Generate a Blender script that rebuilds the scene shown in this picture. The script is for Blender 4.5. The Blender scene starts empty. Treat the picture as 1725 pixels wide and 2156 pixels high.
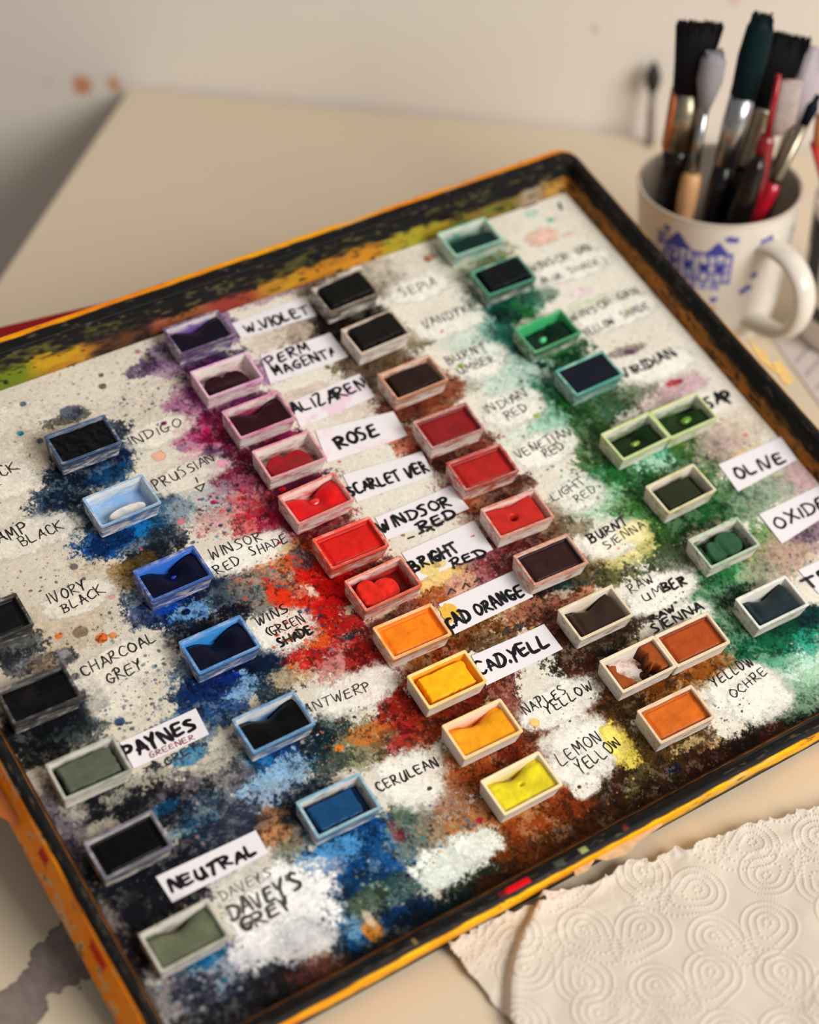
import bpy, math, random
import numpy as np
from mathutils import Matrix, Vector

scene = bpy.context.scene
COL = scene.collection

# ------------------------------------------------------------------ camera
cam_data = bpy.data.cameras.new('camera')
cam = bpy.data.objects.new('camera', cam_data)
COL.objects.link(cam)
cam.matrix_world = Matrix(((0.8358284, 0.3533275, -0.4201792, -0.3495943), (-0.5489869, 0.535042, -0.6421398, -0.3673102), (-0.0020721, 0.7673915, 0.6411754, 0.5951762), (0, 0, 0, 1)))
cam_data.sensor_fit = 'AUTO'
cam_data.sensor_width = 36.0
cam_data.lens = 64.9286
cam_data.clip_start = 0.01
cam_data.dof.use_dof = True
cam_data.dof.focus_distance = 0.80
cam_data.dof.aperture_fstop = 4.6
scene.camera = cam

# ------------------------------------------------------------------ world, window light, exposure
world = bpy.data.worlds.new('room_light')
scene.world = world
world.use_nodes = True
bg = world.node_tree.nodes['Background']
bg.inputs[0].default_value = (1.0, 0.945, 0.865, 1)
bg.inputs[1].default_value = 0.26

def area(name, loc, target, size, power, color):
    d = bpy.data.lights.new(name, 'AREA')
    d.shape = 'RECTANGLE'; d.size, d.size_y = size
    d.energy = power; d.color = color
    o = bpy.data.objects.new(name, d); COL.objects.link(o)
    o.location = loc
    o.rotation_euler = (Vector(target) - Vector(loc)).to_track_quat('-Z', 'Y').to_euler()
    return o
area('window_daylight', (0.80, -1.95, 1.42), (0.05, 0.25, 0.0), (1.4, 1.2), 84, (1.0, 0.955, 0.89))

vs = scene.view_settings
vs.view_transform = 'Standard'; vs.look = 'None'; vs.gamma = 1; vs.use_curve_mapping = False
vs.exposure = 0.0

# ------------------------------------------------------------------ helpers
rng = np.random.default_rng(7)
random.seed(5)

def lin(c):
    out = []
    for v in c[:3]:
        v = v / 255.0
        out.append(v / 12.92 if v <= 0.04045 else ((v + 0.055) / 1.055) ** 2.4)
    return (*out, 1.0)

def lin_arr(a):
    a = np.clip(a, 0, 255) / 255.0
    return np.where(a <= 0.04045, a / 12.92, ((a + 0.055) / 1.055) ** 2.4)

def tag(o, label=None, cat=None, group=None, kind=None):
    if label: o['label'] = label
    if cat: o['category'] = cat
    if group: o['group'] = group
    if kind: o['kind'] = kind
    return o

def empty(name, M=None):
    o = bpy.data.objects.new(name, None)
    o.empty_display_size = 0.01
    COL.objects.link(o)
    if M is not None: o.matrix_world = M
    return o

def mesh_obj(name, verts, faces, mat=None, parent=None, smooth=False, M=None):
    me = bpy.data.meshes.new(name)
    me.from_pydata([tuple(map(float, v)) for v in verts], [], [tuple(int(i) for i in f) for f in faces])
    me.update()
    if smooth:
        me.polygons.foreach_set('use_smooth', [True] * len(me.polygons))
    mats = mat if isinstance(mat, (list, tuple)) else [mat]
    for m in mats:
        if m: me.materials.append(m)
    o = bpy.data.objects.new(name, me); COL.objects.link(o)
    if parent: o.parent = parent
    if M is not None: o.matrix_world = M
    return o

def grid_obj(name, X, Y, Z, mat, parent=None, colors=None, M=None, mask=None):
    """X, Y, Z arrays (rows, cols) -> smooth grid mesh, optional sRGB 0..255 colours per vertex."""
    ny, nx = X.shape
    co = np.stack([X, Y, Z], -1).reshape(-1, 3).astype(np.float32)
    i = np.arange((ny - 1) * (nx - 1))
    r, c = i // (nx - 1), i % (nx - 1)
    a = r * nx + c
    q = np.stack([a, a + 1, a + 1 + nx, a + nx], -1)
    if mask is not None:
        mk = mask.ravel(); q = q[mk[q].all(1)]
        used = np.zeros(len(co), bool); used[q.ravel()] = True
        remap = np.cumsum(used) - 1
        co = co[used]; q = remap[q]
        if colors is not None: colors = colors.reshape(-1, 3)[used]
    me = bpy.data.meshes.new(name)
    me.vertices.add(len(co)); me.vertices.foreach_set('co', co.ravel())
    me.loops.add(q.size); me.loops.foreach_set('vertex_index', q.ravel().astype(np.int32))
    me.polygons.add(len(q)); me.polygons.foreach_set('loop_start', np.arange(0, q.size, 4, dtype=np.int32))
    me.update(calc_edges=True)
    me.polygons.foreach_set('use_smooth', np.ones(len(q), bool))
    if colors is not None:
        at = me.color_attributes.new('pigment', 'FLOAT_COLOR', 'POINT')
        rgba = np.ones((len(co), 4), np.float32); rgba[:, :3] = lin_arr(colors.reshape(-1, 3))
        at.data.foreach_set('color', rgba.ravel())
    me.materials.append(mat)
    o = bpy.data.objects.new(name, me); COL.objects.link(o)
    if parent: o.parent = parent
    if M is not None: o.matrix_world = M
    return o

class MB:
    def __init__(self): self.v = []; self.f = []
    def add(self, vs, fs):
        k = len(self.v); self.v += [tuple(p) for p in vs]; self.f += [tuple(i + k for i in f) for f in fs]
    def box(self, x0, x1, y0, y1, z0, z1):
        self.add([(x0,y0,z0),(x1,y0,z0),(x1,y1,z0),(x0,y1,z0),(x0,y0,z1),(x1,y0,z1),(x1,y1,z1),(x0,y1,z1)],
                 [(0,3,2,1),(4,5,6,7),(0,1,5,4),(1,2,6,5),(2,3,7,6),(3,0,4,7)])
    def loft(self, loops, cap0=True, cap1=True):
        n = len(loops[0]); k = len(self.v)
        for l in loops: self.v += [tuple(p) for p in l]
        for j in range(len(loops) - 1):
            for i in range(n):
                a = k + j*n + i; b = k + j*n + (i+1) % n
                self.f.append((a, b, b + n, a + n))
        if cap0: self.f.append(tuple(k + i for i in range(n))[::-1])
        if cap1: self.f.append(tuple(k + (len(loops)-1)*n + i for i in range(n)))
    def build(self, name, mat, parent=None, smooth=False, M=None):
        return mesh_obj(name, self.v, self.f, mat, parent, smooth, M)

def nodes_of(name):
    m = bpy.data.materials.new(name); m.use_nodes = True
    nt = m.node_tree
    return m, nt, nt.nodes['Principled BSDF']

def N(nt, typ, **kw):
    n = nt.nodes.new(typ)
    for k, v in kw.items(): setattr(n, k, v)
    return n

def mixc(nt, fac, a, b, blend='MIX'):
    n = N(nt, 'ShaderNodeMix', data_type='RGBA', blend_type=blend)
    for idx, val in ((0, fac), (6, a), (7, b)):
        if hasattr(val, 'is_output') or isinstance(val, bpy.types.NodeSocket): nt.links.new(val, n.inputs[idx])
        else: n.inputs[idx].default_value = val
    return n.outputs[2]

def ramp(nt, src, p0, p1, c0=0.0, c1=1.0):
    n = N(nt, 'ShaderNodeMapRange', interpolation_type='SMOOTHSTEP')
    nt.links.new(src, n.inputs[0])
    n.inputs[1].default_value = p0; n.inputs[2].default_value = p1
    n.inputs[3].default_value = c0; n.inputs[4].default_value = c1
    return n.outputs[0]

def noise(nt, scale, detail=4, rough=0.6, offset=(0, 0, 0)):
    tc = N(nt, 'ShaderNodeTexCoord')
    mp = N(nt, 'ShaderNodeMapping'); mp.inputs['Location'].default_value = offset
    nt.links.new(tc.outputs['Object'], mp.inputs[0])
    n = N(nt, 'ShaderNodeTexNoise'); n.inputs['Scale'].default_value = scale
    n.inputs['Detail'].default_value = detail; n.inputs['Roughness'].default_value = rough
    nt.links.new(mp.outputs[0], n.inputs['Vector'])
    return n.outputs['Fac']

def bump(nt, bsdf, src, strength, dist):
    n = N(nt, 'ShaderNodeBump'); n.inputs['Strength'].default_value = strength; n.inputs['Distance'].default_value = dist
    nt.links.new(src, n.inputs['Height']); nt.links.new(n.outputs[0], bsdf.inputs['Normal'])

def mat(name, rgb, rough=0.5, metal=0.0, var=0.06, scale=60, coat=0.0, spec=0.5, bmp=0.0, bdist=0.0005):
    m, nt, p = nodes_of(name)
    nz = noise(nt, scale)
    dark = tuple(c * (1 - var * 2) for c in lin(rgb)[:3]) + (1,)
    lite = tuple(min(1, c * (1 + var)) for c in lin(rgb)[:3]) + (1,)
    nt.links.new(mixc(nt, nz, dark, lite), p.inputs['Base Color'])
    p.inputs['Roughness'].default_value = rough; p.inputs['Metallic'].default_value = metal
    p.inputs['Coat Weight'].default_value = coat; p.inputs['Specular IOR Level'].default_value = spec
    if bmp: bump(nt, p, nz, bmp, bdist)
    return m

def mat_pigment(name, rough=0.5, grain=0.12, scale=900, bmp=0.2, bdist=0.0004, spec=0.4):
    m, nt, p = nodes_of(name)
    at = N(nt, 'ShaderNodeVertexColor', layer_name='pigment')
    nz = noise(nt, scale, 3, 0.7); n2 = noise(nt, scale * 0.22, 4, 0.65, (3, 1, 2))
    g = ramp(nt, nz, 0.3, 0.7, 1 - grain, 1 + grain * 0.6)
    c = N(nt, 'ShaderNodeVectorMath', operation='SCALE'); nt.links.new(at.outputs[0], c.inputs[0]); nt.links.new(g, c.inputs['Scale'])
    nt.links.new(c.outputs[0], p.inputs['Base Color'])
    p.inputs['Roughness'].default_value = rough; p.inputs['Specular IOR Level'].default_value = spec
    if bmp: bump(nt, p, n2, bmp, bdist)
    return m

# value-noise fields used to give the watercolour stains their ragged edges
def vnoise(ny, nx, cell, seed):
    r = np.random.default_rng(seed)
    gy, gx = int(ny / cell) + 3, int(nx / cell) + 3
    g = r.random((gy, gx)).astype(np.float32)
    y = np.arange(ny) / cell; x = np.arange(nx) / cell
    iy = y.astype(int); ix = x.astype(int); fy = y - iy; fx = x - ix
    fy = (fy*fy*(3-2*fy))[:, None]; fx = (fx*fx*(3-2*fx))[None]
    a = g[iy][:, ix]; b = g[iy][:, ix+1]; c = g[iy+1][:, ix]; d = g[iy+1][:, ix+1]
    return (a*(1-fx)+b*fx)*(1-fy) + (c*(1-fx)+d*fx)*fy

def sstep(a, b, x):
    t = np.clip((x - a) / (b - a), 0, 1); return t*t*(3-2*t)

# ------------------------------------------------------------------ room shell
E1 = np.array([0.711302, -0.702886, 0.0]); E2 = np.array([-0.702886, -0.711302, 0.0]); CORNER = np.array([0.129445, 0.719808, 0.0])   # along the wall, out from the wall, table corner
ZF = -0.74
def on_wall(s, out, z): return tuple(CORNER + E1*s + E2*out + np.array([0, 0, z]))

def wall_material():
    m, nt, p = nodes_of('wall_paint')
    nz = noise(nt, 6, 4); fine = noise(nt, 300, 2)
    base = mixc(nt, nz, lin((229, 221, 212)), lin((234, 226, 218)))
    tc = N(nt, 'ShaderNodeTexCoord')
    rag = noise(nt, 90, 3, 0.6)
    for (pt, r, col, op) in [((0.1046, 0.7444, -0.0034), 0.0095, (204, 126, 60), 0.85), ((0.1211, 0.7281, -0.0004), 0.0075, (208, 138, 80), 0.8), ((0.086, 0.7628, -0.0035), 0.005, (208, 176, 144), 0.6), ((0.3569, 0.495, 0.0714), 0.0045, (110, 100, 98), 0.85), ((0.4185, 0.4341, 0.0968), 0.006, (226, 186, 180), 0.6)]:
        d = N(nt, 'ShaderNodeVectorMath', operation='DISTANCE')
        nt.links.new(tc.outputs['Object'], d.inputs[0]); d.inputs[1].default_value = pt
        ad = N(nt, 'ShaderNodeMath', operation='MULTIPLY_ADD'); nt.links.new(rag, ad.inputs[0]); ad.inputs[1].default_value = r; nt.links.new(d.outputs['Value'], ad.inputs[2])
        base = mixc(nt, ramp(nt, ad.outputs[0], r * 1.15, r * 1.65, op, 0.0), base, lin(col))
    nt.links.new(base, p.inputs['Base Color']); p.inputs['Roughness'].default_value = 0.85
    bump(nt, p, fine, 0.1, 0.0006)
    return m

w = MB(); P0 = on_wall(-1.6, -0.004, ZF); P1 = on_wall(2.4, -0.004, ZF); Q1 = on_wall(2.4, -0.12, ZF); Q0 = on_wall(-1.6, -0.12, ZF)
w.add([P0, P1, Q1, Q0] + [(a[0], a[1], 1.7) for a in (P0, P1, Q1, Q0)], [(0,3,2,1),(4,5,6,7),(0,1,5,4),(1,2,6,5),(2,3,7,6),(3,0,4,7)])
tag(w.build('wall_back', wall_material()), 'cream painted wall behind the table with small orange spots', kind='structure')

f = MB(); c = [on_wall(-1.6, -0.12, ZF), on_wall(2.4, -0.12, ZF), on_wall(2.4, 2.6, ZF), on_wall(-1.6, 2.6, ZF)]
f.add(c + [(a[0], a[1], ZF - 0.05) for a in c], [(0,1,2,3),(7,6,5,4),(0,4,5,1),(1,5,6,2),(2,6,7,3),(3,7,4,0)])
tag(f.build('floor', mat('floor_boards', (92, 74, 60), 0.6, var=0.12, scale=8)), kind='structure')

# ------------------------------------------------------------------ table
def table_material():
    m, nt, p = nodes_of('cream_tabletop')
    nz = noise(nt, 5, 4); n2 = noise(nt, 40, 4, 0.6, (2, 0, 0)); sp = noise(nt, 700, 2)
    base = mixc(nt, nz, lin((212, 196, 172)), lin((218, 203, 180)))
    base = mixc(nt, ramp(nt, n2, 0.62, 0.8, 0, 0.25), base, lin((196, 172, 138)))
    nt.links.new(base, p.inputs['Base Color']); p.inputs['Roughness'].default_value = 0.42
    bump(nt, p, sp, 0.03, 0.0003)
    return m
Mtab = Matrix(((E1[0], E2[0], 0, CORNER[0]), (E1[1], E2[1], 0, CORNER[1]), (0, 0, 1, 0), (0, 0, 0, 1)))   # local x along wall, y out
table = empty('table', Mtab @ Matrix.Translation((0.8, 0.5, ZF)))
tag(table, 'cream painted table standing against the wall under the paint box', 'table')
def rect_loop(x0, x1, y0, y1, z, ins=0.0): return [(x0+ins,y0+ins,z),(x1-ins,y0+ins,z),(x1-ins,y1-ins,z),(x0+ins,y1-ins,z)]
tb = MB()
tb.loft([rect_loop(0, 1.6, 0, 1.0, -0.028, 0.003), rect_loop(0, 1.6, 0, 1.0, -0.025), rect_loop(0, 1.6, 0, 1.0, -0.002), rect_loop(0, 1.6, 0, 1.0, 0, 0.002)])
def in_table(o):
    o.parent = table; o.matrix_parent_inverse = Matrix.Identity(4)
    o.matrix_local = Matrix.Translation((-0.8, -0.5, -ZF)); return o
tmat = table_material()
in_table(tb.build('tabletop', tmat))
for (x, y) in ((0.05, 0.05), (1.55, 0.05), (0.05, 0.95), (1.55, 0.95)):
    lb = MB(); lb.loft([rect_loop(x-0.022, x+0.022, y-0.022, y+0.022, ZF, 0.006), rect_loop(x-0.028, x+0.028, y-0.028, y+0.028, -0.0285)])
    in_table(lb.build('leg', tmat))

# grey watercolour stain dried on the table top
def stain_film():
    poly = np.array([(-0.2106, 0.0964), (-0.2217, 0.0911), (-0.2285, 0.0882), (-0.237, 0.0812), (-0.2424, 0.0768), (-0.2474, 0.0775), (-0.2571, 0.0821), (-0.2681, 0.0652), (-0.2481, 0.0495), (-0.2426, 0.0544), (-0.2384, 0.0577), (-0.2322, 0.0656), (-0.2307, 0.0628), (-0.2247, 0.062), (-0.2177, 0.0606), (-0.2114, 0.0625), (-0.201, 0.0649), (-0.199, 0.0856)])
    x0, y0 = poly.min(0) - 0.006; x1, y1 = poly.max(0) + 0.006
    st = 0.0008; nx, ny = int((x1-x0)/st), int((y1-y0)/st)
    X, Y = np.meshgrid(x0 + np.arange(nx)*st, y0 + np.arange(ny)*st)
    F = (0.5*vnoise(ny, nx, 9, 3) + 0.3*vnoise(ny, nx, 4, 4) + 0.2*vnoise(ny, nx, 2, 5)) - 0.5
    dmin = np.full(X.shape, 1e9); ins = np.zeros(X.shape, bool)
    for i in range(len(poly)):
        a, b_ = poly[i], poly[(i+1) % len(poly)]
        e = b_ - a; t = np.clip(((X-a[0])*e[0] + (Y-a[1])*e[1]) / (e@e), 0, 1)
        dmin = np.minimum(dmin, np.hypot(X-a[0]-t*e[0], Y-a[1]-t*e[1]))
        cr = (a[1] > Y) != (b_[1] > Y)
        with np.errstate(divide='ignore', invalid='ignore'):
            ins ^= cr & (X < (b_[0]-a[0])*(Y-a[1])/(b_[1]-a[1]+1e-12) + a[0])
    sd = np.where(ins, dmin, -dmin) + F*0.010
    G = 0.5*vnoise(ny, nx, 22, 8) + 0.3*vnoise(ny, nx, 8, 9) + 0.2*vnoise(ny, nx, 3, 10)
    t = np.clip((G - 0.3)/0.4, 0, 1)[..., None]
    col = np.array([128, 116, 112.])*(1-t) + np.array([158, 144, 138.])*t
    edge = np.exp(-(sd/0.0016)**2)[..., None]
    col = col*(1-0.45*edge) + np.array([82, 72, 66.])*0.45*edge
    o = grid_obj('watercolour_stain', X, Y, np.full(X.shape, 0.00015), mat_pigment('grey_wash', 0.5, 0.1, 700, 0.05), None, col, None, sd > 0)
    o.parent = table
    o.matrix_parent_inverse = table.matrix_world.inverted()
    tag(o, 'dried grey watercolour stain')
stain_film()

# ------------------------------------------------------------------ frame of the propped-up paint box
TILT = math.radians(16)
MT = Matrix.Rotation(TILT, 4, 'X') @ Matrix.Translation((0, 0.1775, 0.0133))       # box coordinates (pan tops at z = 0) -> world
ZB = -0.0098                                                            # top of the painted board

# ------------------------------------------------------------------ the watercolour box: tray
paint_box = empty('paint_box', MT @ Matrix.Translation((0, 0, -0.0133)))
tag(paint_box, 'large shallow yellow and black tin holding rows of watercolour pans on a stained white board', 'paint box')
UP = Matrix.Translation((0, 0, 0.0133))

SIDES = {'R': (0.206, 0.0068, 0.0104, 0.001, 0.0008), 'B': (0.1665, 0.01, 0.0181, 0.001, 0.004), 'L': (-0.2152, 0.0062, 0.0102, -0.004, 0.0008), 'F': (-0.1805, 0.0072, 0.013, 0.002, 0.0011)}          # outer edge, rim width, inner wall foot, bottom flare per side R, B, L, F
def tray_mesh():
    xR, xL, yB, yF = SIDES['R'][0], SIDES['L'][0], SIDES['B'][0], SIDES['F'][0]
    st = 0.0012
    per = []      # (side, fraction) on straights, (side, next side, turn) on corners
    for s, s2, L in (('R', 'B', yB-yF), ('B', 'L', xR-xL), ('L', 'F', yB-yF), ('F', 'R', xR-xL)):
        k = int(L/st)
        for i in range(k): per.append((s, s, i/k, 0.0))
        for i in range(14): per.append((s, s2, 1.0, i/14))
    n = len(per)
    K = 'RBLF'
    rows = []     # ({side: d}, z, zone)
    for t in np.linspace(0, 1, 12): rows.append(({k: SIDES[k][3]*(1-t) for k in K}, -0.0128 + t*0.0160, 0.0))
    for t in np.linspace(0.2, 1, 5):
        a = t*math.pi/2; rows.append(({k: 0.0016*(1-math.cos(a)) for k in K}, 0.0032 + 0.0018*math.sin(a), 0.0))
    for t in np.linspace(0.08, 1, 12): rows.append(({k: 0.0016 + (SIDES[k][1]-0.0026)*t for k in K}, 0.0050 + 0.0007*math.sin(t*math.pi), 1.0))
    for t in np.linspace(0.25, 1, 4): rows.append(({k: SIDES[k][1] - 0.0010 + 0.0010*t for k in K}, 0.0050 - 0.0016*t*t, 1.0))
    for t in np.linspace(0.06, 1, 22): rows.append(({k: SIDES[k][1] + (SIDES[k][2]-SIDES[k][1])*t for k in K}, 0.0034 - 0.0142*t, 2 + t))
    m = len(rows)
    X = np.zeros((m, n)); Y = np.zeros((m, n)); D = np.zeros((m, n)); Z = np.zeros((m, n)); ZONE = np.zeros((m, n))
    for j, (dd, z, zn) in enumerate(rows):
        r = max(0.0105 - min(dd.values()), 0.0015)
        x1, x0, y1, y0 = xR-dd['R'], xL+dd['L'], yB-dd['B'], yF+dd['F']
        seg = {'R': ((x1, y0+r), (x1, y1-r)), 'B': ((x1-r, y1), (x0+r, y1)), 'L': ((x0, y1-r), (x0, y0+r)), 'F': ((x0+r, y0), (x1-r, y0))}
        ctr = {'R': (x1-r, y1-r, 0), 'B': (x0+r, y1-r, 1), 'L': (x0+r, y0+r, 2), 'F': (x1-r, y0+r, 3)}
        for i, (s, s2, f_, t) in enumerate(per):
            if s == s2:
                p, q = seg[s]; X[j, i] = p[0]+(q[0]-p[0])*f_; Y[j, i] = p[1]+(q[1]-p[1])*f_; D[j, i] = dd[s]
            else:
                c = ctr[s]; a = (c[2]+t)*math.pi/2
                X[j, i] = c[0]+r*math.cos(a); Y[j, i] = c[1]+r*math.sin(a); D[j, i] = dd[s]*(1-t)+dd[s2]*t
        Z[j] = z; ZONE[j] = zn
    lip = np.array([SIDES[p[0]][4]*(1-p[3]) + SIDES[p[1]][4]*p[3] for p in per])
    # colours -----------------------------------------------------------
    Fb = (0.42*vnoise(m*3, n, 40, 11) + 0.3*vnoise(m*3, n, 14, 12) + 0.28*vnoise(m*3, n, 5, 13))[::3]
    Fs = (0.5*vnoise(m*2, n, 5, 14) + 0.5*vnoise(m*2, n, 2.2, 15))[::2]
    Fo = (0.5*vnoise(m, n, 60, 16) + 0.5*vnoise(m, n, 18, 17))
    side = np.array([p[0] for p in per])
    px_ = X; py_ = Y
    # outer yellow enamel with orange and rubbed-off patches
    t = np.clip((Fb-0.35)/0.35, 0, 1)[..., None]
    yel = np.array([246, 168, 14.])*(1-t) + np.array([236, 130, 8.])*t
    lf = (side == 'L')[None, :, None]
    yel = np.where(lf, yel*np.array([1.0, .84, .8]), yel)
    fr = (side == 'F')[None, :, None]
    yel = np.where(fr, yel*np.array([1, 1.08, .9]), yel)
    chip = sstep(0.66, 0.73, Fs*0.5 + Fo*0.5)[..., None]
    yel = yel*(1-chip) + np.array([206, 170, 126.])*chip
    dk = sstep(0.80, 0.86, Fs)[..., None]
    yel = yel*(1-dk) + np.array([70, 40, 20.])*dk
    blk = np.array([20, 20, 20.]) + 14*(Fs[..., None]-0.5) + np.zeros((m, n, 3))
    sc = sstep(0.72, 0.80, Fs)[..., None]
    blk = blk*(1-0.7*sc) + np.array([96, 82, 66.])*0.7*sc
    # stained inner wall: ochre wash low down, black above, with green / yellow / crimson passages at the back
    och = np.array([150, 92, 34.])*(0.70 + 0.75*Fb[..., None])
    dark = np.array([40, 32, 22.])
    td = sstep(0.52, 0.70, Fs*0.55 + Fb*0.45)[..., None]
    och = och*(1-td) + dark*td
    grn = sstep(0.66, 0.72, np.roll(Fb, 400, 1)*0.6 + np.roll(Fs, 300, 1)*0.4)[..., None]
    och = och*(1-grn) + np.array([34, 66, 30.])*grn
    bk = (side == 'B')
    for (xa, xb, colr, op) in [(-0.30, -0.085, (176, 136, 26), .85), (-0.15, -0.112, (88, 110, 22), .8), (-0.082, -0.045, (34, 22, 26), .95), (-0.05, -0.018, (150, 84, 60), .9), (-0.022, 0.006, (126, 22, 46), .95),
                               (0.0, 0.035, (178, 140, 36), .9), (0.03, 0.085, (186, 124, 28), .9), (0.08, 0.13, (150, 140, 38), .9), (0.125, 0.165, (92, 104, 40), .8), (0.165, 0.183, (150, 142, 128), .8), (0.183, 0.21, (170, 128, 60), .9)]:
        wv = sstep(xa-0.006, xa+0.006, px_ + 0.02*(Fb-0.5)) * (1-sstep(xb-0.006, xb+0.006, px_ + 0.02*(Fb-0.5))) * bk[None]
        wv = (wv*op*(0.55+0.6*sstep(0.3, 0.6, Fb)))[..., None]; wv = np.clip(wv, 0, 1)
        och = och*(1-wv) + np.array(colr, float)*wv
    spk = sstep(0.70, 0.76, np.roll(Fs, 77, 1))[..., None]
    och = och*(1-spk) + np.array([36, 30, 22.])*spk
    tt = ZONE - 2
    low = sstep(-0.10, 0.10, tt - np.where(side == 'R', 0.36, 0.44)[None] + 0.5*(Fb-0.5) + 0.25*(Fs-0.5))[..., None]
    wallc = blk*(1-low) + och*low
    tint = (sstep(0.5, 0.62, Fs*0.5+np.roll(Fb, 900, 1)*0.5)*bk[None]*(1-low[..., 0])*0.7)[..., None]
    wallc = wallc*(1-tint) + np.array([84, 82, 30.])*tint
    # rim: yellow lip as wide as the side shows it, then black
    lipm = sstep(-0.0004, 0.0004, D - lip[None] + 0.0016*(Fb-0.5))[..., None]
    rimc = yel*(1-lipm) + blk*lipm
    col = np.where((ZONE < 2)[..., None], np.where((ZONE < 0.5)[..., None] & (lipm < 0.01), yel, rimc), wallc)
    # a scarlet smear and pale marks on the front rim
    fm = (side == 'F')[None] & (ZONE > 0.5) & (ZONE < 1.5)
    for (xa, xb, colr) in [(-0.0669, -0.0565, (214, 8, 20)), (-0.0708, -0.0677, (96, 22, 32)), (-0.0312, -0.0277, (150, 156, 96)), (-0.0439, -0.0393, (64, 70, 60)), (-0.0088, -0.0069, (110, 40, 40)), (-0.1107, -0.1093, (150, 120, 60))]:
        k = fm & (X > xa) & (X < xb) & (D > 0.0030) & (D < 0.0058)
        col[k] = colr
    lm = (side == 'L')[None] & (ZONE < 0.5)
    for (ya, yb, colr) in ((-0.080, -0.073, (190, 20, 10)), (-0.128, -0.116, (196, 40, 10))):
        k = lm & (Y > ya) & (Y < yb) & (Z > -0.003) & (Z < 0.003); col[k] = colr
    X2 = np.concatenate([X, X[:, :1]], 1); Y2 = np.concatenate([Y, Y[:, :1]], 1); Z2 = np.concatenate([Z, Z[:, :1]], 1); C2 = np.concatenate([col, col[:, :1]], 1)
    return grid_obj('tray_wall', X2[:, ::-1], Y2[:, ::-1], Z2[:, ::-1], mat_pigment('chipped_enamel', 0.5, 0.10, 700, 0.2, 0.0005, 0.10), None, C2[:, ::-1])
o = tray_mesh(); o.parent = paint_box; o.matrix_local = UP
xR, xL, yB, yF = SIDES['R'][0], SIDES['L'][0], SIDES['B'][0], SIDES['F'][0]
fb = MB(); fb.box(xL+0.006, xR-0.006, yF+0.006, yB-0.006, -0.0131, -0.0121)
o = fb.build('tray_floor', mat('ochre_tin', (110, 70, 30), 0.5, var=0.3, scale=120)); o.parent = paint_box; o.matrix_local = UP

# ------------------------------------------------------------------ painted board
BX0, BX1, BY0, BY1 = -0.2045, 0.1952, -0.1675, 0.1482
STEP = 0.00032
nx = int((BX1-BX0)/STEP)+1; ny = int((BY1-BY0)/STEP)+1
gx = np.linspace(BX0, BX1, nx); gy = np.linspace(BY0, BY1, ny)
NF = 0.27*vnoise(ny, nx, 26, 21) + 0.25*vnoise(ny, nx, 10, 22) + 0.25*vnoise(ny, nx, 4.2, 23) + 0.23*vnoise(ny, nx, 1.8, 24)
NFINE = 0.5*vnoise(ny, nx, 3.2, 25) + 0.5*vnoise(ny, nx, 1.6, 26)
NLOW = vnoise(ny, nx, 60, 27)*0.6 + vnoise(ny, nx, 22, 28)*0.4
XX, YY = np.meshgrid(gx, gy)
tpap = np.clip((XX - BX0)/0.22, 0, 1)[..., None]
paper = np.array([206, 197, 181.])*(1-tpap) + np.array([224, 220, 208.])*tpap
dirt = sstep(0.45, 0.75, NLOW)[..., None]
IMG = (paper*(1-0.10*dirt) + np.array([176, 156, 130.])*0.10*dirt).astype(np.float32)
def window(x, y, rx, ry):
    i0 = max(int((x-rx-BX0)/STEP), 0); i1 = min(int((x+rx-BX0)/STEP)+2, nx)
    j0 = max(int((y-ry-BY0)/STEP), 0); j1 = min(int((y+ry-BY0)/STEP)+2, ny)
    return i0, i1, j0, j1
def blob(x, y, rx, ry, col, op, rough, k, soft=0.16, grain=0.30):
    i0, i1, j0, j1 = window(x, y, rx*1.7, ry*1.7)
    if i1 <= i0+1 or j1 <= j0+1: return
    w, h = i1-i0, j1-j0
    oy = (k*131) % max(1, ny-h); ox = (k*277) % max(1, nx-w)
    F = (NF[oy:oy+h, ox:ox+w]-0.5)*4.2
    G = NFINE[oy:oy+h, ox:ox+w]; Lw = NLOW[oy:oy+h, ox:ox+w]
    dx = np.abs(gx[i0:i1]-x)/rx; dy = np.abs(gy[j0:j1]-y)/ry
    r = (dx[None]**2.3 + dy[:, None]**2.3)**(1/2.3)
    s = 1-r + 0.36*rough*F
    a = sstep(-soft, soft, s)
    edge = np.exp(-((s-0.06)/0.10)**2)
    a = np.clip(a*op*(1 - grain*sstep(0.5, 0.8, G)*min(1, rough)) , 0, 1)[..., None]
    c = np.array(col, np.float32)[None, None]*(1 + 0.34*(F*0.35)[..., None]*min(1, rough) - 0.16*edge[..., None])
    t = IMG[j0:j1, i0:i1]
    IMG[j0:j1, i0:i1] = t*(1-a) + np.clip(c, 0, 255)*a
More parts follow.
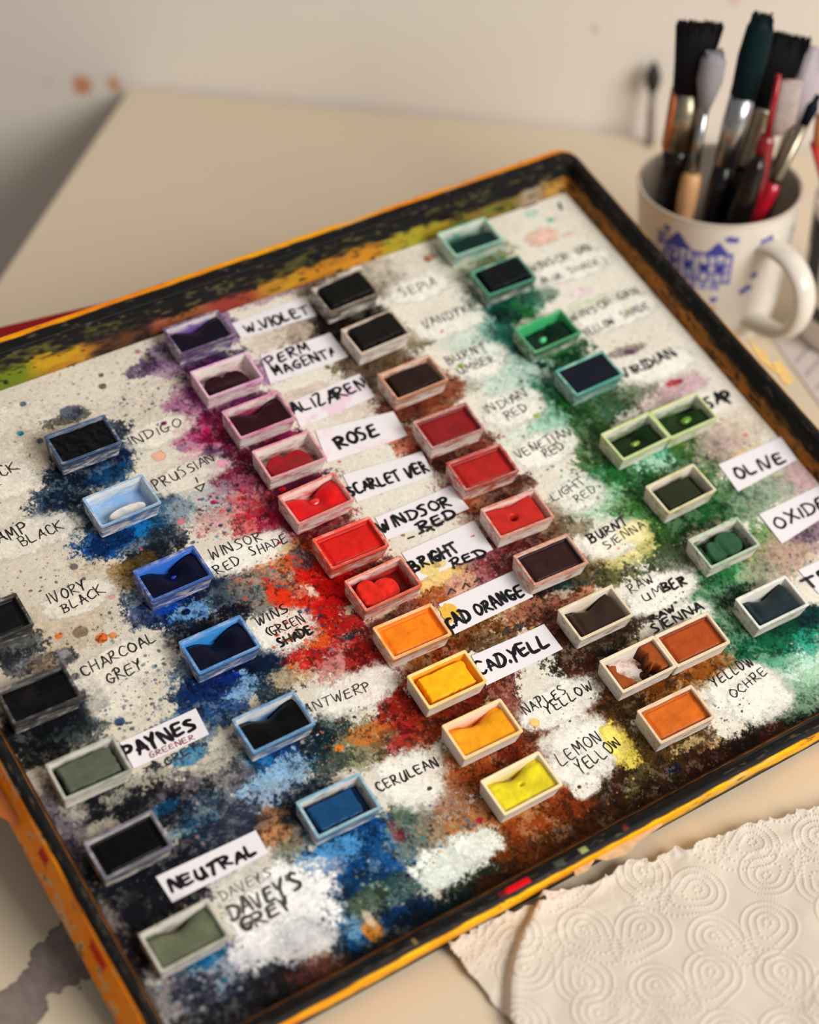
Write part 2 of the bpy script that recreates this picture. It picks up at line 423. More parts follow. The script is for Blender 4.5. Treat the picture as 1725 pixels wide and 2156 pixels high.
BLOBS = [
(-1645,185,242,137,190,172,148,70,10),(-1249,397,192,119,196,180,158,70,10),(-1279,1232,176,156,214,208,196,60,10),(-1463,844,191,149,220,214,200,60,10),(-676,1135,349,105,200,190,178,50,10),
(-1254,1038,110,179,179,164,144,60,10),(-1866,-233,165,58,10,12,15,80,9),(-1886,-108,185,105,15,18,21,55,13),(-1836,-283,120,42,28,33,39,60,13),(-1838,-625,165,58,50,53,49,80,9),
(-1858,-500,185,105,72,76,70,55,13),(-1808,-675,120,42,132,140,129,60,13),(-1854,-997,165,58,20,20,26,80,9),(-1874,-872,185,105,28,28,38,55,13),(-1824,-1047,120,42,52,52,70,60,13),
(-1841,-1430,165,58,16,25,31,80,9),(-1861,-1305,185,105,24,36,45,55,13),(-1811,-1480,120,42,44,66,82,60,13),(-1122,872,165,58,9,26,44,80,9),(-1142,997,185,105,13,37,63,55,13),
(-1092,822,120,42,24,68,116,60,13),(-1124,492,165,58,16,43,71,80,9),(-1144,617,185,105,24,62,102,55,13),(-1094,442,120,42,44,114,187,60,13),(-1104,52,165,58,8,31,67,80,9),
(-1124,177,185,105,12,44,96,55,13),(-1074,2,120,42,22,81,176,60,13),(-1098,-354,165,58,9,36,67,80,9),(-1118,-229,185,105,13,52,96,55,13),(-1068,-404,120,42,24,96,176,60,13),
(-1082,-783,165,58,15,40,65,80,9),(-1102,-658,185,105,21,57,93,55,13),(-1052,-833,120,42,39,105,171,60,13),(-1041,-1234,165,58,18,47,65,80,9),(-1061,-1109,185,105,26,67,93,55,13),
(-1011,-1284,120,42,48,123,171,60,13),(-344,1221,165,58,35,21,50,80,9),(-364,1346,185,105,51,30,72,55,13),(-314,1171,120,42,93,55,132,60,13),(-354,931,165,58,79,29,63,80,9),
(-374,1056,185,105,114,42,90,55,13),(-324,881,120,42,209,77,165,60,13),(-335,659,165,58,77,25,50,80,9),(-355,784,185,105,111,36,72,55,13),(-305,609,120,42,203,66,132,60,13),
(-326,394,165,58,77,25,39,80,9),(-346,519,185,105,111,36,57,55,13),(-296,344,120,42,203,66,104,60,13),(-342,128,165,58,86,23,25,80,9),(-362,253,185,105,123,33,36,55,13),
(-312,78,120,42,225,60,66,60,13),(-327,-150,165,58,94,29,18,80,9),(-347,-25,185,105,135,42,27,55,13),(-297,-200,120,42,247,77,49,60,13),(-310,-402,165,58,90,35,23,80,9),
(-330,-277,185,105,129,51,33,55,13),(-280,-452,120,42,236,93,60,60,13),(-329,-669,165,58,94,46,10,80,9),(-349,-544,185,105,135,66,15,55,13),(-299,-719,120,42,247,121,27,60,13),
(-325,-941,165,58,100,69,8,60,9),(-345,-816,185,105,144,99,12,55,13),(-295,-991,120,42,255,181,22,60,13),(-322,-1212,165,58,96,63,16,60,9),(-342,-1087,185,105,138,90,24,55,13),
(-292,-1262,120,42,253,165,44,60,13),(-318,-1501,165,58,94,77,25,60,9),(-338,-1376,185,105,135,111,36,55,13),(-288,-1551,120,42,247,203,66,60,13),(436,1159,165,58,29,21,15,80,9),
(416,1284,185,105,42,30,21,55,13),(466,1109,120,42,77,55,39,60,13),(434,867,165,58,50,35,25,60,9),(414,992,185,105,72,51,36,55,13),(464,817,120,42,132,93,66,60,13),
(445,545,165,58,79,44,25,80,9),(425,670,185,105,114,63,36,55,13),(475,495,120,42,209,115,66,60,13),(440,221,165,58,69,25,21,80,9),(420,346,185,105,99,36,30,55,13),
(470,171,120,42,181,66,55,60,13),(450,-56,165,58,77,23,16,80,9),(430,69,185,105,111,33,24,55,13),(480,-106,120,42,203,60,44,60,13),(447,-349,165,58,86,37,27,80,9),
(427,-224,185,105,123,54,39,55,13),(477,-399,120,42,225,99,71,60,13),(440,-630,165,58,79,37,21,80,9),(420,-505,185,105,114,54,30,55,13),(470,-680,120,42,209,99,55,60,13),
(459,-957,165,58,63,48,25,60,9),(439,-832,185,105,90,69,36,55,13),(489,-1007,120,42,165,126,66,60,13),(471,-1261,165,58,67,46,21,60,9),(451,-1136,185,105,96,66,30,55,13),
(501,-1311,120,42,176,121,55,60,13),(769,-1269,165,58,69,46,21,60,9),(749,-1144,185,105,99,66,30,55,13),(799,-1319,120,42,181,121,55,60,13),(470,-1541,165,58,75,50,25,60,9),
(450,-1416,185,105,108,72,36,55,13),(500,-1591,120,42,198,132,66,60,13),(1220,1218,165,58,50,77,67,80,9),(1200,1343,185,105,72,111,96,55,13),(1250,1168,120,42,132,203,176,60,13),
(1228,922,165,58,8,38,30,80,9),(1208,1047,185,105,12,55,43,55,13),(1258,872,120,42,22,101,79,60,13),(1223,515,165,58,10,47,26,80,9),(1203,640,185,105,15,67,37,55,13),
(1253,465,120,42,28,123,68,60,13),(1254,199,165,58,18,58,54,80,9),(1234,324,185,105,27,84,78,55,13),(1284,149,120,42,49,154,143,60,13),(1228,-223,165,58,63,77,37,80,9),
(1208,-98,185,105,90,111,54,55,13),(1258,-273,120,42,165,203,99,60,13),(1524,-221,165,58,63,77,37,80,9),(1504,-96,185,105,90,111,54,55,13),(1554,-271,120,42,165,203,99,60,13),
(1238,-574,165,58,63,58,33,80,9),(1218,-449,185,105,90,84,48,55,13),(1268,-624,120,42,165,154,88,60,13),(1232,-916,165,58,29,50,33,80,9),(1212,-791,185,105,42,72,48,55,13),
(1262,-966,120,42,77,132,88,60,13),(1229,-1280,165,58,33,46,37,60,9),(1209,-1155,185,105,48,66,54,55,13),(1259,-1330,120,42,88,121,99,60,13),(-1120,929,210,91,7,29,58,95,10),
(-1026,905,100,76,4,21,51,90,10),(-1084,837,133,55,16,64,106,80,10),(-1245,914,109,63,6,19,36,90,10),(-938,1055,90,57,27,37,58,85,10),(-1101,1209,112,42,47,47,44,70,10),
(-1066,1231,50,37,57,68,85,80,10),(-1364,811,111,89,26,49,72,90,10),(-1368,821,30,25,8,23,41,90,10),(-1330,693,150,74,16,41,68,85,10),(-1273,810,108,62,7,23,44,80,10),
(-933,645,89,74,16,31,57,50,10),(-1185,521,205,87,11,60,117,95,10),(-1112,505,130,53,23,107,168,90,10),(-1097,421,113,43,103,116,131,85,10),(-1005,418,109,72,32,44,60,85,10),
(-1239,505,107,58,6,32,72,90,10),(-919,536,111,74,47,85,117,60,10),(-1108,355,151,53,12,16,26,85,10),(-1187,338,85,57,96,74,37,75,10),(-1266,308,63,71,132,100,51,60,10),
(-1064,88,240,84,4,19,60,95,10),(-942,77,130,84,6,17,39,90,10),(-1087,23,115,51,110,159,205,95,12),(-1178,90,95,32,16,66,151,90,10),(-1115,31,19,16,4,13,60,95,5),
(-1293,88,84,51,64,76,113,75,10),(-889,23,130,93,26,36,49,75,10),(-805,-60,131,79,60,68,76,60,10),(-1063,-82,212,59,4,7,19,95,10),(-1183,-48,105,46,9,20,39,85,10),
(-1073,-330,235,80,4,17,49,95,10),(-939,-358,127,80,5,20,44,90,10),(-1109,-415,137,66,121,160,199,95,12),(-1122,-349,62,26,13,36,148,90,10),(-1284,-385,114,100,8,34,74,90,10),
(-941,-463,106,75,14,31,42,85,10),(-1195,-487,82,56,16,53,106,80,10),(-1349,-484,121,86,39,76,117,60,10),(-1215,-361,124,44,9,31,76,80,10),(-1095,-791,221,84,6,37,88,95,10),
(-957,-788,104,93,12,44,85,90,10),(-1151,-848,186,79,138,176,206,95,12),(-1261,-924,131,82,149,167,195,85,12),(-1199,-737,101,55,23,96,151,85,10),(-1302,-683,80,76,170,176,176,70,10),
(-881,-777,117,93,11,26,29,85,10),(-1108,-1005,101,102,7,23,44,90,10),(-1225,-1015,80,53,23,34,47,85,10),(-1322,-1024,106,81,149,102,64,85,11),(-1281,-1093,67,60,184,131,91,85,10),
(-1328,-996,43,41,85,42,16,85,10),(-1281,-1151,78,52,104,115,104,75,10),(-1049,-1264,232,84,11,60,115,95,10),(-1141,-1250,151,52,85,147,196,90,12),(-1049,-1392,199,67,9,60,117,95,10),
(-899,-1332,101,72,23,76,128,80,10),(-1189,-1294,79,39,146,157,183,70,10),(-1136,-1461,196,97,8,41,74,95,10),(-1025,-1498,166,81,44,72,72,90,8),(-1135,-1496,98,58,79,92,72,80,10),
(-951,-1629,99,57,80,90,92,80,10),(-1142,-1616,214,76,6,26,44,95,10),(-1028,-1610,118,57,7,42,85,90,10),(-974,-1719,197,114,3,16,31,97,10),(-1235,-1588,58,102,12,64,110,95,10),
(-1218,-1553,39,46,76,138,181,85,10),(-1165,-1599,39,46,208,132,50,95,6),(-1153,-1554,18,46,226,206,180,80,5),(-1284,-1705,114,56,6,21,34,95,10),(-1151,-1701,116,64,39,34,26,80,10),
(-1370,-1669,87,56,51,29,23,85,10),(-1415,-1709,112,48,85,47,23,80,10),(-1842,179,138,68,23,31,39,85,10),(-1837,99,98,49,68,76,88,70,10),(-1729,57,99,49,88,70,51,60,10),
(-1661,62,48,41,51,49,58,85,10),(-1770,195,60,27,100,104,98,60,10),(-1878,-210,193,87,11,13,17,95,10),(-1960,-205,115,78,13,16,20,95,10),(-1759,-247,78,65,19,21,29,90,10),
(-1840,-304,154,56,47,58,60,70,14),(-1973,-320,152,43,12,14,17,90,10),(-1666,-168,67,75,39,41,51,80,10),(-1809,-623,247,70,13,16,23,95,10),(-1685,-628,135,46,190,186,170,75,13),
(-1675,-730,173,95,12,13,19,95,10),(-1440,-733,177,96,79,74,83,85,12),(-1345,-759,119,62,100,100,104,80,10),(-1541,-800,155,82,14,17,26,95,10),(-1625,-756,58,29,12,68,106,80,10),
(-1474,-836,137,62,47,72,96,75,10),(-1394,-926,118,81,39,44,60,80,10),(-1354,-656,120,46,188,182,166,80,12),(-1429,-592,80,34,19,96,145,70,10),(-2015,-621,82,143,107,101,109,90,10),
(-2039,-816,66,140,44,46,60,90,10),(-1946,-563,56,83,190,182,170,70,10),(-1886,-1056,331,137,13,14,21,97,10),(-1590,-1010,210,120,16,19,28,95,10),(-1484,-973,135,81,32,39,55,80,10),
(-2001,-1083,217,97,16,17,24,95,10),(-1581,-874,115,32,14,64,100,55,10),(-2012,-944,109,79,19,23,31,90,10),(-2059,-1118,65,115,140,131,123,75,12),(-2057,-1271,89,113,14,14,20,95,10),
(-2079,-1216,28,114,190,180,164,80,10),(-1849,-1449,216,112,12,31,53,90,10),(-1836,-1500,144,85,148,164,182,85,14),(-1673,-1503,110,94,104,116,138,80,12),(-1638,-1587,165,74,23,24,34,90,10),
(-1797,-1392,91,38,12,88,128,80,10),(-1995,-1497,212,92,31,31,42,90,10),(-2024,-1438,71,111,176,170,164,70,13),(-1827,-1632,215,73,20,21,29,90,10),(-1584,-1638,129,92,23,20,23,90,10),
(-1599,-1736,164,73,16,13,13,95,10),(-1450,-1625,94,56,96,53,47,70,12),(-1436,-1344,225,182,238,238,238,100,7),(-1562,-1454,187,76,224,224,226,90,8),(-1419,-1499,114,83,196,196,200,80,10),
(-1524,-1160,114,79,206,204,196,90,8),(-656,1318,94,43,74,53,85,85,10),(-595,1338,47,54,74,53,85,80,10),(-520,1385,72,54,96,66,106,60,10),(-521,1288,95,65,134,92,134,60,10),
(-400,1134,144,106,96,31,85,50,10),(-550,1044,117,94,128,47,106,60,10),(-558,891,131,108,128,14,68,90,13),(-539,835,84,67,174,31,85,85,10),(-657,845,83,56,152,58,108,60,10),
(-533,755,93,92,85,9,39,90,10),(-638,744,92,66,210,150,170,60,10),(-126,1072,147,80,130,68,130,60,10),(-288,921,120,47,96,23,85,75,10),(-280,666,119,51,117,16,66,85,10),
(-554,582,138,100,85,8,37,92,10),(-599,725,69,51,39,23,57,60,10),(-489,521,93,65,76,12,39,85,10),(-517,384,138,113,79,9,36,90,10),(-306,402,141,40,66,12,39,80,10),
(-593,511,114,84,183,109,130,60,10),(-594,422,114,74,189,70,70,60,10),(-767,506,157,89,145,156,166,50,10),(-729,399,112,63,208,136,136,60,10),(-608,311,136,73,181,39,47,70,10),
(-511,264,100,82,117,16,47,80,10),(-442,171,92,58,96,9,23,90,10),(-291,215,140,53,85,8,23,90,10),(-583,97,135,62,218,146,76,70,10),(-678,58,156,61,199,106,57,70,10),
(-539,46,90,47,188,68,32,80,10),(-443,85,55,57,139,39,23,70,10),(-484,-109,144,140,181,19,16,96,8),(-460,-191,112,116,174,16,13,95,8),(-523,53,50,62,106,85,93,80,7),
(-598,-137,49,79,232,220,200,92,6),(-477,-281,157,50,226,214,188,95,5),(-430,-345,148,32,222,206,176,90,5),(-529,-226,89,41,174,16,16,90,10),(-666,-88,97,93,193,47,23,70,13),
(-741,-9,132,84,136,115,94,60,10),(-834,37,131,79,88,99,107,60,10),(-673,-223,132,78,186,28,17,90,12),(-611,-282,97,91,151,23,19,85,12),(-710,-122,44,138,203,47,20,85,10),
(-587,-403,154,135,151,20,23,90,12),(-612,-525,131,89,167,47,47,85,12),(-691,-337,87,45,214,94,28,70,10),(-782,-411,86,67,157,23,20,90,11),(-698,-508,108,66,200,190,180,50,10),
(-526,-542,110,89,128,23,20,85,10),(-625,-624,108,66,128,31,31,70,10),(-854,-454,107,53,196,176,140,70,10),(-547,-396,31,20,39,39,47,95,4),(-552,-662,131,87,139,31,20,90,12),
(-535,-827,130,107,117,20,13,95,12),(-530,-933,129,85,128,39,16,90,10),(-662,-916,128,85,151,39,39,80,13),(-769,-860,127,93,97,97,58,70,14),(-839,-899,104,76,141,141,109,70,13),
(-932,-901,103,63,31,47,47,75,10),(-710,-840,106,43,192,105,47,70,10),(134,1528,230,73,134,92,123,60,14),(296,1525,155,57,107,76,96,55,14),(-159,1386,64,110,96,47,117,60,10),
(-358,1212,96,43,85,31,96,60,10),(345,1468,104,68,96,76,66,75,10),(482,1513,158,51,85,68,53,70,10),(200,1222,127,120,66,53,44,60,14),(71,1231,176,55,196,176,160,60,10),
(307,1173,92,98,23,19,16,85,12),(409,1161,181,66,16,13,11,92,10),(696,1310,107,67,85,72,57,60,13),(703,1414,96,57,109,94,78,50,13),(403,927,205,80,72,55,32,80,12),
(654,929,105,70,96,79,49,75,13),(276,852,101,106,85,66,57,60,10),(587,1046,79,49,76,66,39,60,10),(-35,867,123,42,189,159,149,50,10),(168,675,124,52,210,190,180,50,10),
(507,613,230,78,106,44,31,85,13),(355,587,126,77,85,39,28,75,13),(651,579,104,57,129,76,57,60,13),(275,417,99,86,175,68,40,70,12),(311,306,149,55,85,23,19,90,12),
(549,255,152,65,96,39,26,85,13),(390,221,100,40,66,31,20,85,10),(281,12,171,53,96,47,31,85,12),(543,-38,150,59,72,36,23,85,12),(334,-29,74,63,152,77,40,70,10),
(284,-184,97,95,158,105,94,60,13),(339,-300,194,71,66,23,17,92,12),(681,-273,126,72,85,62,41,75,14),(162,-329,143,79,159,106,116,80,13),(206,-380,167,93,140,67,72,80,13),
(250,-431,120,83,96,39,39,85,13),(-12,-358,140,79,232,190,110,92,7),(3,-294,85,51,236,204,130,85,6),(-36,-473,70,50,236,170,60,85,6),(-79,-382,116,46,128,53,23,80,12),
(68,-412,118,69,186,134,145,60,12),(383,-583,217,69,20,14,12,95,11),(532,-600,122,46,9,47,44,70,13),(370,-640,120,27,206,190,168,85,12),(663,-606,149,92,85,68,41,80,14),
(703,-359,126,62,96,85,57,70,14),(735,-657,100,69,72,79,39,70,14),(107,-643,210,77,195,158,118,85,13),(-36,-627,138,67,96,57,23,90,14),(251,-660,142,54,129,77,63,80,13),
(-152,-650,136,45,117,47,16,85,12),(27,-686,162,45,66,39,16,85,15),(305,-771,119,90,72,23,20,85,13),(348,-931,213,88,16,11,7,96,11),(593,-888,146,81,31,23,19,85,13),
(489,-920,168,44,47,32,16,85,13),(286,-872,94,89,66,39,23,80,10),(-141,-899,158,48,85,23,13,95,11),(-322,-911,132,56,96,26,12,95,11),(-112,-967,68,129,96,39,26,85,10),
(286,-1091,93,130,66,31,19,90,13),(268,-1188,162,94,85,53,23,85,13),(183,-1198,92,106,76,39,23,85,10),(627,-1238,264,65,153,89,30,85,12),(829,-1258,147,65,117,66,23,85,13),
(516,-1208,214,56,85,47,13,90,12),(348,-1256,117,64,47,31,12,90,12),(766,-1199,122,31,160,84,25,80,10),(-151,-1207,133,84,106,47,19,90,12),(-281,-1216,153,62,100,34,12,95,11),
(-485,-1160,129,83,152,77,40,85,13),(-438,-1234,107,103,151,72,31,80,13),(-65,-1226,89,126,96,47,31,85,10),(-99,-1311,67,83,85,39,23,90,10),(213,-1370,137,125,85,57,23,90,12),
(232,-1484,137,83,72,66,31,85,13),(357,-1523,231,62,60,39,16,90,12),(496,-1531,84,29,200,180,130,80,13),(-270,-1521,323,120,108,51,13,96,11),(-431,-1509,169,80,128,60,23,90,12),
(-89,-1543,176,101,96,39,12,95,11),(-334,-1438,129,40,153,89,33,80,12),(-104,-1460,132,61,128,57,23,85,10),(-64,-1679,328,100,42,20,6,97,10),(-269,-1692,256,98,66,31,8,96,10),
(132,-1584,202,81,60,36,14,90,12),(214,-1576,136,61,76,79,47,70,14),(54,-1518,112,82,39,20,12,90,10),(367,-1682,344,102,39,19,6,97,10),(658,-1680,307,82,26,9,4,97,10),
(385,-1589,161,53,51,34,14,90,12),(817,-1684,216,83,19,8,5,97,10),(488,-1694,139,102,44,14,5,90,7),(-509,-1658,229,98,85,39,9,96,11),(-698,-1627,163,85,23,31,23,95,11),
(-844,-1710,180,84,6,26,31,97,10),(-607,-1699,123,70,53,26,8,95,10),(-779,-1396,123,99,116,126,116,75,13),(-663,-1361,125,80,161,130,99,80,13),(-622,-1261,126,73,131,89,69,80,13),
(-739,-1224,104,61,196,176,150,80,13),(-785,-1297,82,100,101,112,101,70,13),(-856,-1283,29,52,85,20,31,90,6),(-583,-1452,104,80,163,142,101,75,13),(-518,-1390,127,73,163,98,53,80,13),
(-797,-1242,82,53,39,66,57,60,14),(-710,-1504,185,94,226,232,224,98,8),(-589,-1497,104,67,224,230,222,95,8),(-823,-1537,81,43,220,228,222,90,8),(1246,1263,168,62,114,124,79,75,13),
(1086,1243,110,56,180,180,150,60,10),(1183,949,165,77,6,60,51,95,11),(1214,864,94,60,31,106,47,85,10),(1048,835,92,135,16,85,72,85,13),(1379,932,112,83,57,96,76,60,14),
(1138,882,109,55,5,39,36,90,10),(907,796,160,161,190,214,204,70,12),(1004,683,134,133,42,131,110,75,14),(1122,561,216,79,9,62,31,95,11),(1313,541,137,69,16,57,31,90,13),
(1056,591,108,106,7,47,44,85,12),(1243,608,120,59,39,117,39,60,10),(943,509,212,157,196,222,210,80,12),(1042,363,133,129,16,85,66,85,14),(847,620,106,105,200,216,206,60,10),
(956,403,159,155,200,220,208,60,12),(1034,268,159,154,23,85,57,85,14),(1138,252,161,67,28,96,39,90,13),(1211,152,188,102,39,66,39,85,14),(1436,178,165,77,66,85,57,70,14),
(1093,109,106,152,39,76,39,90,14),(858,220,182,152,210,226,212,70,10),(939,214,105,76,150,200,180,60,10),(1033,-55,131,124,47,85,39,85,14),(1151,-207,290,74,150,210,180,90,10),
(1354,-208,161,64,43,144,112,80,11),(1478,-219,71,50,115,147,28,85,8),(1050,-189,157,98,39,96,57,85,13),(1236,-248,159,74,190,224,204,80,12),(1600,-196,165,100,115,125,94,60,14),
(1083,-299,157,145,28,85,39,90,14),(887,-297,128,96,150,200,160,70,14),(857,-221,154,121,206,222,208,60,10),(1487,-304,163,123,39,76,39,80,14),(1673,-296,138,124,165,144,134,60,14),
(1203,-558,288,95,6,36,19,96,11),(1433,-562,161,96,23,76,31,90,13),(1073,-540,155,95,12,57,26,90,13),(1536,-581,135,144,92,123,92,70,14),(1020,-423,103,96,68,119,59,80,14),
(986,-618,153,94,47,85,39,85,14),(1019,-724,128,93,66,76,57,80,14),(900,-546,127,94,236,220,140,75,12),(799,-571,101,70,236,224,150,60,12),(1236,-920,259,82,23,85,47,95,11),
(1353,-919,183,55,113,175,123,85,12),(1182,-952,154,59,160,200,160,80,13),(1461,-822,133,93,79,120,60,80,14),(1100,-912,128,91,31,85,47,85,14),(1133,-1015,128,59,7,31,20,95,10),
(1398,-971,131,115,153,142,122,60,15),(1475,-949,132,92,165,144,134,60,15),(1240,-1270,256,88,6,60,39,95,11),(1059,-1179,126,111,16,66,44,90,13),(1355,-1271,155,89,9,57,39,90,10),
(1235,-1381,203,78,44,145,119,90,12),(1094,-1310,151,74,16,85,57,90,13),(987,-1057,126,134,94,136,105,75,15),(879,-1088,74,133,149,179,159,70,15),(1173,-1489,176,107,190,224,206,90,12),
(1066,-1379,150,65,111,163,132,70,14),(1392,-1261,78,67,9,39,47,70,10),(1061,-1623,173,84,12,36,19,95,12),(932,-1611,122,84,20,39,20,90,13),(1164,-1567,125,85,150,190,160,80,13),
(1034,-1555,99,85,109,150,119,70,14),(867,-1657,121,42,66,23,20,80,13),(1057,-1729,148,63,12,19,9,95,10),(1655,110,168,67,188,147,158,70,14),(1683,147,51,21,162,39,47,80,10),
(1754,80,113,36,206,170,186,70,10),(1669,-262,166,99,196,170,170,60,14),(1837,-243,112,100,206,190,170,60,14),(1745,-395,111,49,226,190,130,60,10),(1804,-584,166,97,144,154,133,70,14),
(1911,-604,112,97,206,160,170,70,14),(1640,-600,164,72,132,153,132,70,14),(1651,-915,135,93,149,118,128,70,14),(1573,-937,134,93,189,159,138,60,14),(1709,-882,109,47,109,89,109,70,13),
(1635,1258,98,57,222,178,160,85,9),(1778,1218,35,17,216,180,166,70,7),(1607,847,63,28,226,200,214,70,9),(1615,753,171,44,180,190,160,50,15),(1571,422,112,26,76,66,66,60,13),
(1605,406,39,21,85,57,81,90,6),(1012,1378,33,23,178,92,44,95,5),(1757,1344,23,17,105,187,146,90,6),(1689,1424,47,23,170,205,190,80,12),(907,1840,166,89,200,190,180,50,10),
(855,1382,217,85,206,198,186,50,14),(999,1246,164,67,214,206,192,50,14),(-759,955,182,78,226,220,208,90,4),(-748,676,204,81,226,220,208,85,4),(-728,182,224,87,236,234,226,90,4),
(-777,-239,152,108,236,234,226,90,4),(-661,-645,217,94,236,234,226,95,4),(-669,-1113,156,134,236,234,226,92,4),(854,1222,200,90,236,234,226,85,4),(867,953,213,82,236,234,226,90,4),
(860,682,169,97,236,234,226,90,4),(840,359,183,111,236,234,226,90,4),(847,82,181,97,236,234,226,90,4),(826,-206,152,94,236,234,226,70,4),(826,-495,177,92,236,234,226,90,4),
(863,-837,212,88,236,234,226,95,4),(839,-997,174,72,236,234,226,92,4),(869,-1416,187,116,236,234,226,95,4),(916,-1495,171,119,236,234,226,92,4),(99,-1101,223,97,236,234,226,95,4),
(42,-1359,191,130,236,234,226,95,4),(57,-1250,168,68,236,234,226,85,4),(-34,-1484,75,53,236,234,226,95,4),(1680,1015,275,91,236,234,226,90,4),(1691,648,287,100,236,234,226,90,4),
(1683,267,239,85,236,234,226,92,4),(1754,-38,149,82,236,234,226,50,4),(-1540,681,244,94,226,220,208,90,4),(-1491,296,175,86,226,220,208,90,4),(-1472,-87,237,116,226,220,208,92,4),
(-1490,1003,136,109,226,220,208,90,4),(-1563,-221,148,85,226,220,208,70,4),(218,-1399,59,104,238,216,90,85,10),(191,-1302,21,23,236,208,80,90,5),(-57,-1129,20,19,244,196,110,90,4),
(215,-1332,37,46,240,224,110,70,8),(953,-512,77,61,240,226,150,60,10),(717,-1419,19,11,200,60,40,0,10),(-1493,74,27,22,214,96,36,92,4),(-1445,63,18,15,220,120,50,92,4),
(-1646,164,18,15,220,110,50,92,4),(-1557,141,33,27,120,104,88,92,4),(-1242,1369,16,14,60,90,110,92,4),(-1325,1218,15,14,50,130,165,92,4),(-1266,1141,15,14,80,84,100,92,4),
(-1085,1242,31,28,90,98,116,92,4),(-1039,1252,11,10,96,80,120,92,4),(-867,1310,18,16,90,84,80,92,4),(-843,1373,14,12,100,70,70,92,4),(-876,1494,14,12,190,110,120,92,4),
(-622,1432,14,12,190,120,130,92,4),(-605,1382,14,12,130,140,100,92,4),(-714,993,14,12,196,30,110,92,4),(-711,831,21,17,150,120,150,92,4),(-823,832,32,27,226,170,140,92,4),
(-579,670,28,23,220,150,180,92,4),(-727,495,14,11,206,30,90,92,4),(-906,462,18,15,210,110,130,92,4),(-608,458,14,11,220,60,40,92,4),(-578,450,18,15,196,60,60,92,4),
(-408,422,16,13,206,30,40,92,4),(-1436,453,19,16,96,92,94,92,4),(-1661,75,28,24,110,106,116,92,4),(-1675,-46,20,17,110,100,110,92,4),(-1610,-323,24,19,40,64,104,92,4),
(-1362,240,15,12,216,150,160,92,4),(254,500,10,8,230,60,30,92,4),(821,-552,8,5,230,60,30,92,4),(796,926,11,8,230,120,110,92,4),(920,272,16,11,150,170,60,92,4),
(756,696,18,14,140,170,60,92,4),(353,-1598,34,23,20,26,44,92,4),(-526,-1402,15,11,170,30,60,92,4),(-571,-1381,10,8,50,120,160,92,4),(-866,-848,21,16,220,120,50,92,4),
(-631,-1183,11,8,30,40,30,92,4),(-242,-1375,13,9,210,110,50,92,4),(-481,104,14,11,230,80,50,92,4),(-571,168,9,7,230,60,40,92,4),(-785,-436,30,23,190,30,30,92,4),
(-851,-416,15,12,206,110,40,92,4),(-425,-766,15,11,60,30,60,92,4),(-504,-486,18,13,120,30,30,92,4),(1747,640,14,10,200,190,150,92,4)]
for k, (x, y, rx, ry, r_, g_, b_, op, rough) in enumerate(BLOBS):
    blob(x*1e-4, y*1e-4, rx*1e-4, ry*1e-4, (r_, g_, b_), op/100, rough/10, k+1)
